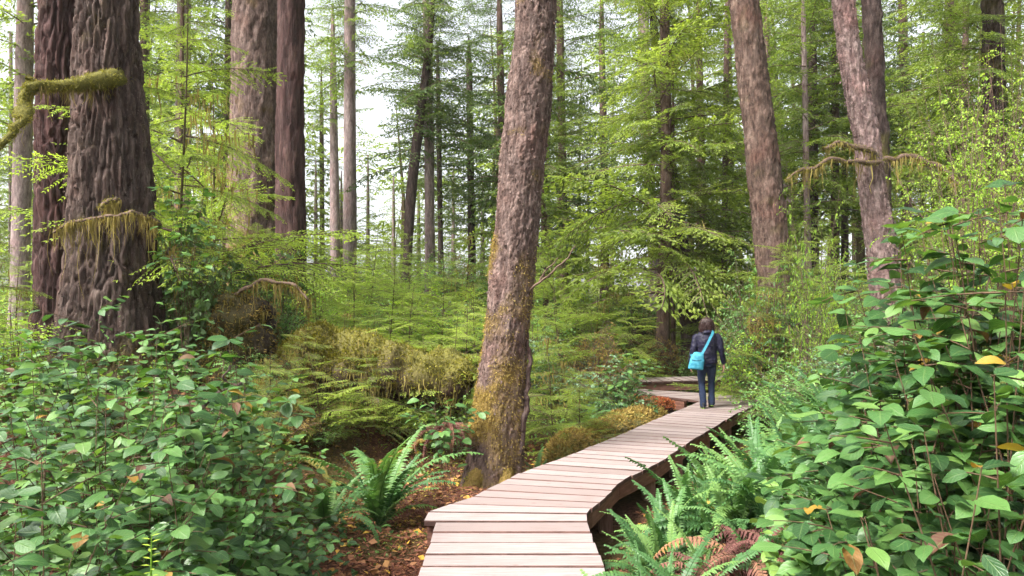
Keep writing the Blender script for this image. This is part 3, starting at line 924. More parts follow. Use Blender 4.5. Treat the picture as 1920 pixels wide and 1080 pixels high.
tree([(1206, 0, 20), (1210, 200, 21), (1222, 420, 20)], 30, 'greyish trunk above the layered boughs', 'bark_pale', crown='tall_d', ztop=22, seed=56, coff=4, cs=0.9)
tree([(626, 250, 15), (628, 420, 18)], 36, 'far pinkish trunk just beside the slender pale trunk', 'bark_pale', crown='tall_d', ztop=18, seed=57, coff=6, cs=0.7)
tree([(603, 250, 8), (604, 430, 9)], 40, 'very thin far stem between pale trunk and dark reddish trunk', 'bark_brown', crown='slim', ztop=16, seed=58, coff=5, cs=0.7)
tree([(1505, 0, 15), (1510, 200, 16)], 30, 'greyish far trunk between bending trunk and pinkish spotted trunk', 'bark_pale', crown='tall_c', ztop=20, seed=59, coff=5)
tree([(1692, 0, 14), (1698, 300, 16)], 27, 'far thin trunk behind the huckleberry leaves', 'bark_brown', crown='tall_c', ztop=18, seed=60, coff=2)
tree([(938, 100, 13), (944, 420, 15)], 30, 'far trunk almost hidden behind the leaning flaky trunk', 'bark_brown', crown='tall_c', ztop=17, seed=61, coff=1)
tree([(1130, 200, 12), (1134, 450, 14)], 31, 'far thin trunk behind the layered boughs', 'bark_brown', crown='tall_c', ztop=17, seed=62, coff=0.5)
tree([(1780, 0, 16), (1784, 300, 18)], 22, 'thin trunk seen through the huckleberry shrub', 'bark_brown', crown='tall_b', ztop=16, seed=63, coff=2.0)
tree([(270, 0, 14), (272, 250, 16)], 26, 'far thin trunk next to the edge of the huge furrowed trunk', 'bark_brown', crown='tall_b', ztop=16, seed=64, coff=2)
tree([(1430, 0, 13), (1470, 300, 15)], 33, 'far slanting trunk behind the bending trunk', 'bark_pale', crown='tall_d', ztop=20, seed=65, coff=3)
tree([(880, 150, 12), (884, 420, 14)], 33, 'far dark trunk among the hemlock boughs left of the leaning trunk', 'bark_black', crown='tall_c', ztop=15, seed=66, coff=0)
tree([(1370, 260, 10), (1372, 430, 12)], 29, 'far thin stem by the bending trunk', 'bark_brown', crown='tall_b', ztop=15, seed=67, coff=1.5)

# ---- limbs and details on the big trunks
def limb(t, name, pxs, mat, na=10, mossy=0, seed=0, hang=None, jitter=0.012):
    """pxs rows (px, py, d, width_px)"""
    rows = np.array([[*P(a, b, d), w / FPX * d / 2] for a, b, d, w in pxs])
    s = spline(rows, 14 * len(rows))
    if rows[:, 3].mean() < 0.05:
        s[:, :3] += (np.stack([fbm(s[:, :3] * 4.5, seed + 30 + q, 3) for q in range(3)], 1) - 0.5) * 0.16
    V, F = tube(s[:, :3], np.abs(s[:, 3]), na)
    V = V + (fbm(V * 9, seed, 3)[:, None] - 0.5) * jitter * 4
    m = MB()
    m.add(V, F, moss=1.0 if mossy else 0.0)
    o = m.build(name, M[mat], t, smooth=True)
    C = np.repeat(s[:, :3], na, axis=0)
    if mossy:
        Vt, Ft, rd = fuzz(V, norm(V - C), np.ones(len(V)), mossy, seed + 1, 0.012, 0.038, 0.008, 0.5)
        m = MB()
        m.add(Vt, Ft, rnd=rd)
        q = m.build('moss', M['mossy'], t)
        q.parent = o
        q['kind'] = 'stuff'
    if hang:
        k0, k1, lo, hi, per = hang
        pts = s[int(k0 * len(s)):int(k1 * len(s)), :3]
        pts = pts - np.array([0, 0, 1]) * np.abs(s[int(k0 * len(s)):int(k1 * len(s)), 3:4]) * 0.6
        Vt, Ft, rd = strands(pts, seed + 2, lo, hi, per, 0.014, 0.035)
        m = MB()
        m.add(Vt, Ft, rnd=rd)
        q = m.build('hanging_moss', M['hang'], t)
        q.parent = o
        q['kind'] = 'stuff'
    return o, s

limb(T1, 'limb', [(226, 146, 9.4, 34), (208, 148, 9.15, 33), (190, 150, 9.0, 30), (168, 153, 8.9, 27), (138, 160, 8.78, 22), (104, 161, 8.68, 18), (72, 160, 8.6, 19), (52, 170, 8.55, 23), (45, 196, 8.5, 20), (42, 222, 8.4, 16), (24, 246, 8.3, 14), (-4, 280, 8.2, 12), (-40, 300, 8.1, 9)],
     'bark_old', 16, 6500, 201, (0.05, 0.75, 0.05, 0.36, 4), 0.032)
limb(T1, 'twig', [(68, 160, 8.6, 10), (60, 150, 8.55, 8), (52, 148, 8.5, 5)], 'bark_old', 8, 150, 202)
limb(T1, 'branch', [(300, 420, 9.3, 8), (275, 405, 8.7, 8), (230, 400, 8.4, 8), (180, 408, 8.3, 7), (130, 418, 8.2, 6), (100, 432, 8.1, 4)], 'twig', 6, 500, 205, (0.1, 0.98, 0.15, 0.62, 9))
limb(T1, 'branch', [(215, 375, 9.0, 9), (205, 378, 8.6, 8), (195, 390, 8.45, 6)], 'twig', 6, 300, 206, (0.0, 1.0, 0.15, 0.5, 8))
limb(T10, 'branch', [(1660, 300, 10.75, 12), (1700, 292, 10.6, 10), (1740, 305, 10.5, 9), (1775, 325, 10.4, 8), (1800, 345, 10.3, 6)], 'twig', 8, 1500, 210, (0.05, 0.95, 0.05, 0.40, 4))
limb(T10, 'branch', [(1640, 295, 10.75, 12), (1600, 275, 10.6, 10), (1570, 268, 10.5, 8), (1545, 280, 10.4, 6)], 'twig', 8, 900, 211, (0.1, 0.9, 0.08, 0.35, 6))
limb(T10, 'branch', [(1645, 305, 10.7, 10), (1600, 302, 10.5, 9), (1555, 300, 10.3, 8), (1530, 315, 10.2, 6), (1500, 320, 10.1, 5), (1475, 335, 10.0, 3)], 'twig', 8, 900, 212, (0.1, 1.0, 0.05, 0.45, 4))
limb(T7, 'branch', [(985, 560, 8.4, 5), (1010, 530, 8.2, 5), (1040, 505, 8.1, 4), (1070, 480, 8.0, 3), (1078, 455, 7.95, 2)], 'twig', 5, 0, 215)
limb(T7, 'branch', [(1010, 530, 8.2, 4), (1025, 505, 8.1, 3), (1045, 480, 8.05, 2)], 'twig', 5, 0, 216)
limb(T7, 'root', [(990, 560, 8.5, 6), (992, 640, 8.4, 8), (988, 720, 8.35, 9), (981, 800, 8.35, 12), (974, 880, 8.35, 16)], 'bark_flaky', 8, 0, 217)
limb(T7, 'root', [(918, 850, 8.5, 48), (897, 895, 8.3, 40), (872, 928, 8.12, 28), (850, 946, 8.0, 14)], 'bark_flaky', 12, 1600, 218)
limb(T7, 'root', [(940, 860, 8.4, 44), (948, 905, 8.2, 34), (950, 935, 8.02, 22), (945, 955, 7.85, 10)], 'bark_flaky', 12, 900, 219)

# ------------------------------------------------------------------ saplings and shrubs of the understorey
def sapling(px, ytop, d, key, label, w=1.0, rz=None, zb=None, lean=(0, 0), seed=0, name='hemlock_sapling'):
    top = P(px, ytop, d)
    gz = Hs(top[0], d) if zb is None else zb
    h = max(0.5, top[2] - gz)
    t = thing(name, label, 'sapling', (top[0], d, gz), 'young hemlocks of the understorey')
    s = h / 3.25
    r = rg(seed + int(px))
    path = np.array([[0, 0, -0.1], [lean[0] * 0.3, lean[1] * 0.3, h * 0.33], [lean[0] * 0.7 + r.normal(0, 0.02), lean[1] * 0.7, h * 0.7], [lean[0], lean[1], h * 1.0]])
    V, F = tube(spline(path, 12), np.linspace(0.008 + 0.004 * h, 0.002, 12), 6)
    m = MB()
    m.add(V, F, moss=0.3)
    link('trunk', m.mesh('trunk', M['bark_brown']), t)
    t.rotation_euler = (r.normal(0, 0.07), r.normal(0, 0.07), 0)
    Mx = Matrix.Rotation(rz if rz is not None else r.uniform(0, 6.28), 4, 'Z') @ Matrix.Diagonal((s * w, s * w, s, 1))
    link('crown', CROWN[key], t, Mx)
    return t

S = 'hemlock'
SAP = [
    (330, -60, 11.0, 'sap_c', 'tall bright hemlock sapling reaching across the thick mossy trunk', 1.05),
    (405, 30, 13.2, 'sap_c', 'tall airy hemlock sapling between the faded grey and the thick mossy trunk', 1.0),
    (600, 515, 12.5, 'sap_a', 'young hemlock under the narrow dark reddish trunk', 1.3),
    (660, 440, 14.5, 'sap_b', 'slender young hemlock in front of the slender pale trunk', 1.2),
    (730, 470, 13.0, 'sap_a', 'bright young hemlock in front of the black leaning trunk', 1.3),
    (828, 462, 13.0, 'sap_b', 'pointed yellow-green young hemlock below the pinkish thin trunk', 1.3),
    (895, 520, 12.0, 'sap_a', 'young hemlock tucked against the leaning flaky trunk', 1.2),
    (640, 570, 10.4, 'sap_d', 'low hemlock seedling on the hollow mossy log, nearer the dark stump', 1.7),
    (735, 590, 10.0, 'sap_a', 'small hemlock growing on the middle of the hollow mossy log', 1.7),
    (830, 580, 10.0, 'sap_c', 'small hemlock growing on the log end toward the leaning trunk', 1.5),
    (555, 600, 9.6, 'sap_d', 'flat feathery hemlock seedling above the red earth bank', 1.8),
    (585, 560, 11.2, 'sap_b', 'light young hemlock rising behind the arched mossy branch', 1.5),
    (665, 520, 11.6, 'sap_a', 'full yellow-green young hemlock behind the middle of the hollow log', 1.4),
    (760, 530, 11.3, 'sap_b', 'leafy young hemlock right behind the hollow log toward the leaning trunk', 1.5),
    (868, 545, 11.0, 'sap_a', 'full light green young hemlock touching the mossy side of the leaning trunk', 1.4),
    (700, 585, 10.7, 'sap_a', 'short bright seedling standing on top of the hollow log', 1.8),
    (798, 610, 10.4, 'sap_b', 'short bright seedling on the hollow log beside the mossy plant', 1.8),
    (1060, 520, 13.5, 'sap_a', 'full light young hemlock seen between leaning trunk and dry bush', 1.4),
    (1160, 600, 15.5, 'sap_b', 'short light sapling just past the dry brown bush', 1.5),
    (505, 655, 8.7, 'sap_d', 'low feathery seedling at the top of the red earth bank', 2.0),
    (610, 668, 9.0, 'sap_c', 'low seedling hung with moss before the hollow mossy log', 1.9),
    (455, 720, 7.6, 'sap_d', 'tiny seedling on the red earth bank beside the pale-leaved plant', 1.8),
    (690, 640, 9.4, 'sap_d', 'low dark seedling on the front of the hollow mossy log', 1.8),
    (1040, 610, 10.3, 'sap_d', 'mossy brown-green hemlock just behind the leaning flaky trunk', 1.8),
    (1085, 690, 9.9, 'sap_a', 'fresh green low seedling behind the mossy log', 1.6),
    (1060, 400, 17.0, 'sap_b', 'tall young hemlock behind the bare twigs of the leaning trunk', 1.3),
    (1120, 470, 17.5, 'sap_d', 'dark young hemlock below the layered boughs', 1.4),
    (1190, 540, 17.0, 'sap_a', 'light young hemlock beside the brown trunk behind the walker', 1.4),
    (1355, 470, 19.5, 'sap_a', 'yellow-green young hemlock above the walker', 1.5),
    (1400, 545, 18.6, 'sap_b', 'bright young hemlock leaning toward the walker', 1.6),
    (1480, 380, 17.0, 'sap_a', 'young hemlock before the foot of the bending trunk', 1.3),
    (1545, 420, 15.5, 'sap_b', 'green young hemlock on the bank under the mossy branch', 1.3),
    (1730, 400, 13.0, 'sap_d', 'young hemlock behind the pinkish spotted trunk', 1.3),
    (1480, 640, 13.6, 'sap_d', 'low yellow-brown seedling past the boardwalk corner', 1.7),
    (25, 470, 10.5, 'sap_a', 'bright green seedling in the gap beside the huge trunk', 1.5),
    (-70, 290, 8.2, 'sap_d', 'mossy hemlock reaching in from the picture edge under the crooked limb', 1.0),
    (400, 380, 12.5, 'sap_d', 'mossy hemlock between the huge trunk and the thick mossy trunk', 1.2),
    (470, 400, 14.2, 'sap_a', 'young hemlock at the foot of the thick mossy trunk', 1.2),
    (980, 470, 19.0, 'sap_b', 'distant young hemlock right behind the leaning trunk', 1.4),
    (1290, 500, 23.0, 'sap_a', 'distant light sapling behind the dark slanting trunk', 1.5),
    (1425, 430, 14.6, 'sap_b', 'full young hemlock hiding the foot of the bending trunk', 1.3),
    (1490, 440, 14.0, 'sap_a', 'light young hemlock uphill of the bending trunk foot', 1.3),
    (1560, 470, 13.2, 'sap_b', 'light young hemlock between the bending and the pinkish spotted trunk', 1.2),
    (1455, 520, 13.0, 'sap_d', 'low young hemlock in the bank bushes below the bending trunk', 1.6),
    (1650, 470, 15.0, 'sap_a', 'young hemlock on the bank behind the pinkish spotted trunk', 1.4),
    (770, 420, 19.0, 'sap_b', 'distant sapling between the black and the pinkish trunk', 1.3),
    (690, 400, 21.0, 'sap_a', 'distant light sapling to the side of the slender pale trunk', 1.3),
    (580, 430, 19.0, 'sap_b', 'distant sapling behind the narrow dark reddish trunk', 1.3),
    (870, 420, 20.0, 'sap_d', 'distant dark sapling behind the pointed young hemlock', 1.4),
    (1440, 470, 20.0, 'sap_b', 'distant sapling around the bending trunk foot', 1.5),
    (1840, 330, 12.0, 'sap_d', 'dark sapling behind the huckleberry near the picture edge', 1.3),
]
for k, (px, yt, d, key, lab, w) in enumerate(SAP):
    sapling(px, yt, d, key, lab, w, seed=k)

def shrub_mesh(name, seed, h, rad, nst, leaf, lw, mat, per=9, twigs=5, flat=0.6, stemmat='twig', dome=0.55):
    """a leafy shrub: arching stems, twigs, and leaves set along the twigs"""
    r = rg(seed)
    mb = MB()
    PB, DB, NB, LB, RB = [], [], [], [], []
    for k in range(nst):
        a = r.uniform(0, 6.28)
        q = math.sqrt(r.random()) * rad
        end = np.array([math.cos(a) * q, math.sin(a) * q, h * (1 - dome * (q / rad) ** 2) * r.uniform(0.7, 1.05)])
        c = spline([[r.normal(0, 0.05), r.normal(0, 0.05), 0], end * [0.35, 0.35, 0.55] + r.normal(0, 0.04, 3), end], 10)
        V, F = tube(c, np.linspace(0.004 + 0.0022 * h, 0.002, 10), 4)
        mb.add(V, F, 1, rnd=0)
        for j in range(twigs):
            u = r.uniform(0.35, 1.0)
            o = c[int(u * 9)]
            az = a + r.normal(0, 1.3)
            L = r.uniform(0.12, 0.30) * (0.5 + rad * 0.6)
            d = np.array([math.cos(az), math.sin(az), r.normal(0.15, 0.35)])
            tl = np.linspace(0.1, 1, per)
            pts = o + d * (tl * L)[:, None] - np.array([0, 0, 0.25 * L]) * (tl ** 2)[:, None]
            if L > 0.15:
                V, F = tube(np.stack([o, pts[per // 2], pts[-1]]), [0.003, 0.002, 0.001], 3)
                mb.add(V, F, 1, rnd=0)
            sd_ = np.where(np.arange(per) % 2, 1, -1) * r.uniform(0.6, 1.2, per)
            dd = np.stack([d[0] * np.cos(sd_) - d[1] * np.sin(sd_), d[0] * np.sin(sd_) + d[1] * np.cos(sd_), r.normal(-0.1, 0.3, per)], 1)
            PB.append(pts); DB.append(dd)
            NB.append(np.array([0, 0, 1.0]) + r.normal(0, flat, (per, 3)))
            LB.append(leaf * r.uniform(0.6, 1.3, per))
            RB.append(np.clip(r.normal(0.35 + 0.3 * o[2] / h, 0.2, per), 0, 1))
    PB, DB, NB, LB, RB = [np.concatenate(q) for q in (PB, DB, NB, LB, RB)]
    V, F = blades(PB, DB, NB, LB, LB * lw, 0.1)
    mb.add(V, F, 0, rnd=np.repeat(RB, 4))
    return mb.mesh(name, [M[mat], M[stemmat]])

SHRUB = {
    'fine': shrub_mesh('foliage', 301, 1.2, 0.8, 46, 0.038, 0.55, 'shrub', 10, 8),
    'fine2': shrub_mesh('foliage', 302, 1.1, 0.9, 46, 0.040, 0.55, 'shrub', 10, 8),
    'grey': shrub_mesh('foliage', 303, 1.1, 0.8, 40, 0.055, 0.55, 'shrub_grey', 8, 8),
    'bright': shrub_mesh('foliage', 304, 1.2, 0.9, 44, 0.045, 0.5, 'huckle', 9, 8),
    'dry': shrub_mesh('foliage', 305, 0.9, 0.8, 60, 0.05, 0.22, 'moss_brown', 8, 9, 1.0),
    'broad': shrub_mesh('foliage', 306, 1.2, 0.8, 34, 0.085, 0.58, 'salal', 7, 6),
    'huckle': shrub_mesh('foliage', 307, 3.0, 1.5, 34, 0.040, 0.6, 'huckle', 10, 17, 0.7, 'twig', 0.35),
    'huckle2': shrub_mesh('foliage', 308, 2.4, 1.1, 24, 0.040, 0.6, 'huckle', 10, 13, 0.7, 'twig', 0.35),
}
def shrub(px, ytop, d, key, label, w=1.0, seed=0, hh=None, base=None, name='leafy_shrub'):
    top = P(px, ytop, d)
    gz = Hs(top[0], d) - 0.05 if base is None else base
    h = max(0.35, top[2] - gz)
    h0 = {'dry': 0.9, 'huckle': 3.0, 'huckle2': 2.4}.get(key, 1.15)
    t = thing(name, label, 'shrub', (top[0], d, gz), 'shrubs of the understorey')
    r = rg(seed + 900)
    rz = r.uniform(0, 6.28)
    o = link('foliage', SHRUB[key], t, Matrix.Rotation(rz, 4, 'Z') @ Matrix.Diagonal((w, w, h / h0, 1)))
    return t

SHR = [
    (1110, 590, 14.0, 'dry', 'dry pinkish brown twiggy bush behind the mossy log', 1.3),
    (1050, 590, 14.5, 'grey', 'pale glossy bush close behind the leaning trunk', 1.3),
    (1130, 640, 12.6, 'grey', 'glossy grey-green bush in front of the dry brown bush', 1.2),
    (1165, 690, 12.4, 'fine', 'small green bush right before the far boardwalk corner', 0.9),
    (1235, 610, 18.6, 'dry', 'brown bush over the rotten dark stump', 1.2),
    (1275, 625, 18.5, 'fine2', 'dark green bush behind the far boardwalk step', 1.3),
    (1000, 540, 16.0, 'fine', 'green bush behind the bare twigs of the leaning trunk', 1.4),
    (1150, 560, 18.0, 'fine2', 'green bush between dry bush and brown trunk', 1.5),
    (1452, 600, 15.3, 'fine', 'green bush on the bank past the boardwalk corner', 1.0),
    (1455, 550, 13.0, 'bright', 'light green bush on the bank above the walker', 1.4),
    (1540, 510, 13.0, 'fine2', 'light green bush at the foot of the pinkish spotted trunk, walker side', 1.5),
    (1600, 560, 11.5, 'bright', 'bright leafy bush just before the pinkish spotted trunk', 1.2),
    (1500, 600, 10.5, 'fine', 'green bush halfway down the bank', 1.3),
    (1530, 650, 11.0, 'grey', 'grey-green bush on the bank opposite the boardwalk corner', 1.1),
    (1560, 640, 9.0, 'fine2', 'bush above the tall ferns on the bank', 1.2),
    (1560, 690, 9.3, 'grey', 'glossy bush between the bank and the tall ferns', 1.1),
    (1640, 600, 8.5, 'grey', 'glossy bush below the pinkish spotted trunk', 1.2),
    (1740, 540, 9.0, 'fine', 'bush behind the glossy shrubs on the bank', 1.4),
    (1850, 440, 9.5, 'fine2', 'bush behind the tallest glossy shrub', 1.5),
    (1500, 470, 18.0, 'bright', 'bright bush uphill between the bending and the spotted trunk', 1.7),
    (1400, 520, 18.5, 'bright', 'bright bush uphill behind the walker', 1.6),
    (1600, 440, 18.0, 'fine', 'green bush uphill behind the pinkish spotted trunk', 1.8),
    (1415, 440, 14.6, 'fine2', 'light green bush hiding the foot of the bending trunk, walker side', 1.3),
    (1480, 425, 14.2, 'fine', 'light green bush hiding the foot of the bending trunk, uphill side', 1.3),
    (1555, 440, 13.8, 'fine2', 'tall light green bush between bending and pinkish spotted trunk', 1.2),
    (1440, 500, 13.4, 'fine', 'green bush just below the foot of the bending trunk', 1.3),
    (1590, 500, 12.2, 'bright', 'yellow-green bush up against the pinkish spotted trunk', 1.0),
    (1700, 480, 11.0, 'fine', 'green bush on the far side of the pinkish spotted trunk', 1.2),
    (600, 770, 9.0, 'fine', 'low green bush in the hollow under the nurse log', 0.5),
    (530, 740, 8.6, 'dry', 'low dry tangle on the red earth bank', 0.7),
    (845, 700, 9.6, 'fine2', 'green bush between the nurse log and the leaning trunk', 0.7),
    (480, 640, 9.4, 'fine', 'dark bush against the dark mossy stump', 0.9),
    (560, 640, 9.9, 'dry', 'brown dry bush over the near end of the nurse log', 0.9),
    (360, 420, 10.0, 'broad', 'dark broad-leaved bush beside the huge furrowed trunk', 0.9),
    (500, 430, 13.5, 'broad', 'dark broad-leaved bush before the foot of the narrow dark reddish trunk', 1.3),
    (420, 430, 12.0, 'broad', 'broad-leaved bush between the huge trunk and the thick mossy trunk', 1.2),
    (330, 340, 10.6, 'broad', 'tall broad-leaved bush rising right behind the huge trunk', 0.8),
    (430, 480, 11.0, 'fine', 'tangled green bush over the dark stump', 1.2),
    (500, 500, 12.0, 'fine2', 'green bush below the narrow dark reddish trunk', 1.3),
    (600, 480, 16.0, 'bright', 'bright bush between dark reddish and slender pale trunk', 1.5),
    (40, 560, 9.0, 'bright', 'bright yellow-green bush at the picture edge behind the glossy shrubs', 1.4),
    (770, 530, 14.0, 'bright', 'bright bush in the hollow behind the mossy log', 1.6),
    (880, 560, 14.5, 'fine', 'green bush behind the leaning trunk on its mossy side', 1.5),
    (690, 540, 15.0, 'fine2', 'green bush in the hollow below the slender pale trunk', 1.6),
    (950, 480, 22.0, 'fine', 'distant bush behind the leaning trunk', 1.9),
    (740, 470, 24.0, 'bright', 'distant bright bush below the black leaning trunk', 2.0),
    (840, 450, 26.0, 'fine', 'distant bush below the pinkish thin trunk', 2.0),
    (640, 450, 25.0, 'bright', 'distant bright bush below the slender pale trunk', 2.0),
    (1100, 500, 23.0, 'bright', 'distant bright bush below the layered boughs', 2.0),
    (1200, 510, 25.0, 'fine2', 'distant bush behind the brown trunk', 2.0),
    (1330, 480, 25.0, 'bright', 'distant bright bush behind the dark slanting trunk', 2.0),
]
for k, (px, yt, d, key, lab, w) in enumerate(SHR):
    shrub(px, yt, d, key, lab, w, k)
shrub(1815, 40, 7.8, 'huckle', 'tall airy huckleberry with bright leaves above the glossy shrubs', 0.72, 60, name='huckleberry_shrub')
shrub(1890, 20, 8.6, 'huckle', 'airy huckleberry at the picture edge over the glossy shrubs', 0.7, 61, name='huckleberry_shrub')
shrub(1520, 225, 10.6, 'huckle2', 'yellow-green huckleberry between the bending and the spotted trunk', 0.55, 62, name='huckleberry_shrub')
shrub(1735, 260, 11.6, 'huckle2', 'small huckleberry just beside the pinkish spotted trunk', 0.6, 63, name='huckleberry_shrub')

# ------------------------------------------------------------------ hollow mossy log, mossy log by the planks, stumps
def lumpy_log(name, label, a, b, ra, rb, mat, seed, tufts, tmat, hang=0, lump=0.25, tl=(0.03, 0.09), nz=90, na=48):
    a, b = np.array(a, float), np.array(b, float)
    s = np.linspace(0, 1, nz)
    c = a + (b - a) * s[:, None]
    c[:, 2] += (fbm(c * 1.1, seed, 2) - 0.5) * 0.2
    ax = norm(b - a)
    A = norm(np.cross(ax, [0, 0, 1.0]))
    B = np.cross(A, ax)
    th = np.linspace(0, 6.2832, na, endpoint=False)
    endr = np.sqrt(np.clip(1 - np.abs(2 * s - 1) ** 8, 0.02, 1))
    rad = (ra + (rb - ra) * s) * endr
    dirs = np.cos(th)[None, :, None] * A + np.sin(th)[None, :, None] * B
    dirs = np.repeat(dirs, nz, axis=0)
    V0 = c[:, None] + rad[:, None, None] * dirs
    k = (fbm(V0.reshape(-1, 3) * 2.4, seed + 1, 4) - 0.5) * 2 * lump * ((ra + rb) * 0.9)
    k = k + (fbm(V0.reshape(-1, 3) * 11, seed + 2, 3) - 0.5) * 0.12
    V = V0.reshape(-1, 3) + dirs.reshape(-1, 3) * k[:, None]
    t = thing(name, label, 'log', (*c[nz // 2][:2], Hs(*c[nz // 2][:2])))
    m = MB()
    m.add(V, grid_faces(nz, na, True), moss=np.clip(0.3 + dirs.reshape(-1, 3)[:, 2] * 0.9 + (fbm(V * 3, seed + 3, 3) - 0.5), 0, 1))
    m.build('wood', M[mat], t, smooth=True)
    w = np.clip(0.55 + dirs.reshape(-1, 3)[:, 2], 0.05, 1) * np.clip(fbm(V * 2.5, seed + 4, 3) * 2 - 0.4, 0.1, 1)
    Vt, Ft, rd = fuzz(V, dirs.reshape(-1, 3), w, tufts, seed + 5, tl[0], tl[1], 0.016, 0.3)
    m = MB()
    m.add(Vt, Ft, rnd=rd)
    o = m.build('moss', M[tmat], t)
    o['kind'] = 'stuff'
    if hang:
        r = rg(seed + 6)
        f = (dirs.reshape(-1, 3)[:, 1] < -0.2) & (dirs.reshape(-1, 3)[:, 2] > -0.6)
        ii = r.choice(np.where(f)[0], hang)
        Vt, Ft, rd = strands(V[ii], seed + 7, 0.12, 0.5, 4, 0.018, 0.04)
        m = MB()
        m.add(Vt, Ft, rnd=rd)
        o = m.build('hanging_moss', M['hang'], t)
        o['kind'] = 'stuff'
    return t

lumpy_log('fallen_log', 'big hollow mossy nurse log with hanging moss behind the leaning trunk', P(530, 675, 10.4), P(885, 715, 9.7), 0.52, 0.42, 'bark_brown', 401, 15000, 'mossy', 260, 0.36)
lumpy_log('fallen_log', 'long low moss-covered log lying along the far boardwalk edge', (0.55, 9.05, -0.26), (2.75, 12.75, -0.18), 0.33, 0.30, 'bark_brown', 402, 16000, 'moss_brown', 0, 0.22, (0.03, 0.08))
lumpy_log('rotten_log', 'crumbling orange-red rotten wood beside the boardwalk corner', (2.15, 13.35, -0.10), (3.2, 13.55, -0.12), 0.17, 0.15, 'bark_dark', 403, 5000, 'red_rot', 0, 0.25, (0.02, 0.05), 40, 24)
lumpy_log('rotting_stump', 'dark mossy stump hung with brown moss beside the huge trunk', P(420, 640, 10.2) - [0, 0, 0.9], P(455, 545, 10.4), 0.55, 0.42, 'bark_black', 404, 5000, 'moss_brown', 260, 0.4, (0.03, 0.09), 60, 40)
lumpy_log('rotting_stump', 'small dark rotten stump behind the far boardwalk step', P(1188, 720, 17.8) - [0, 0, 0.3], P(1186, 640, 17.8), 0.30, 0.26, 'bark_black', 405, 1500, 'moss_brown', 60, 0.35, (0.03, 0.1), 40, 30)
lumpy_log('rotting_stump', 'brown broken stump hidden in the bank bushes', P(1425, 640, 13.6) - [0, 0, 0.5], P(1427, 590, 13.6), 0.22, 0.18, 'bark_brown', 406, 1500, 'moss_brown', 80, 0.35, (0.03, 0.1), 40, 30)
# a moss-draped arching branch over the dark stump
t = thing('mossy_branch', 'arched dead branch draped with brown moss above the dark stump', 'branch', P(500, 600, 10.0))
limb(t, 'stem', [(430, 560, 10.1, 8), (480, 530, 9.9, 8), (530, 530, 9.8, 7), (565, 550, 9.75, 6), (580, 580, 9.7, 4)], 'twig', 6, 700, 410, (0.0, 1.0, 0.1, 0.5, 5))
# dead twigs in front
t = thing('dead_branch', 'bare pale dead branch poking from the glossy shrubs over red earth', 'branch', P(400, 750, 6.0))
limb(t, 'stem', [(350, 765, 4.9, 9), (390, 742, 4.9, 9), (430, 722, 4.9, 7), (468, 704, 4.9, 4)], 'bark_pink', 6, 0, 411)
limb(t, 'twig', [(424, 724, 4.9, 5), (425, 700, 4.88, 4), (428, 680, 4.86, 3)], 'bark_pink', 5, 0, 412)
t = thing('fallen_branch', 'thick bare root reaching out of the bank toward the mossy foot', 'branch', P(780, 840, 8.6))
limb(t, 'stem', [(715, 868, 8.6, 7), (760, 845, 8.5, 9), (820, 812, 8.45, 10), (880, 800, 8.5, 12)], 'bark_flaky', 8, 800, 413)
limb(t, 'stem', [(560, 860, 8.6, 16), (600, 880, 8.3, 14), (640, 915, 8.0, 9)], 'bark_brown', 8, 200, 414)

# ------------------------------------------------------------------ salal shrubs, each leaf a part
def leaf_mesh(name, seed, mat, L=1.0, Wd=0.62, fold=0.12, curl=0.18):
    r = rg(seed)
    t = np.array([0, 0.10, 0.28, 0.5, 0.7, 0.86, 0.96, 1.03])
    w = np.array([0.03, 0.24, 0.44, 0.5, 0.42, 0.26, 0.10, 0.004]) * Wd / 0.5 * 0.5 * (1 + r.normal(0, 0.04, 8))
    x = t * L
    zc = -curl * (t - 0.25) ** 2 * L + 0.02 * np.sin(t * 7 + seed)
    rows, ac, al = [], [], []
    for k in range(8):
        for q in (-1, 0, 1):
            rows.append([x[k], q * w[k], zc[k] + abs(q) * fold * w[k] + (0.02 * math.sin(6 * t[k] + seed) if q else 0)])
            ac.append(q)
            al.append(t[k])
    m = MB()
    m.add(rows, grid_faces(8, 3), 0, across=ac, along=al, rnd=0.0)
    pV, pF = tube([[-0.16, 0, -0.03], [-0.05, 0, 0.0], [0.02, 0, 0.0]], [0.012, 0.011, 0.008], 3)
    m.add(pV, pF, 1, across=1.0, along=0.0, rnd=0.0)
    return m.mesh(name, [M[mat], M['twig_red']], True)

LEAF = [leaf_mesh('leaf', 500 + k, 'salal', 1.0, 0.56 + 0.05 * (k % 3), 0.25 - 0.12 * (k % 4), 0.10 + 0.16 * (k % 3)) for k in range(7)]
LEAF_Y = [leaf_mesh('leaf', 520 + k, 'salal_yellow', 1.0, 0.58, 0.2, 0.3) for k in range(2)]
LEAF_B = [leaf_mesh('leaf', 530 + k, 'salal_brown', 1.0, 0.5, 0.5, 0.6) for k in range(2)]
LT = []
for me in LEAF:
    v = np.zeros(len(me.vertices) * 3)
    me.vertices.foreach_get('co', v)
    LT.append(v.reshape(-1, 3)[:24])
LF = grid_faces(8, 3)

def frame_m(p, d, up, s):
    d = norm(d)
    y = norm(np.cross(up, d))
    z = np.cross(d, y)
    return Matrix(((d[0] * s, y[0] * s, z[0] * s, p[0]), (d[1] * s, y[1] * s, z[1] * s, p[1]), (d[2] * s, y[2] * s, z[2] * s, p[2]), (0, 0, 0, 1)))

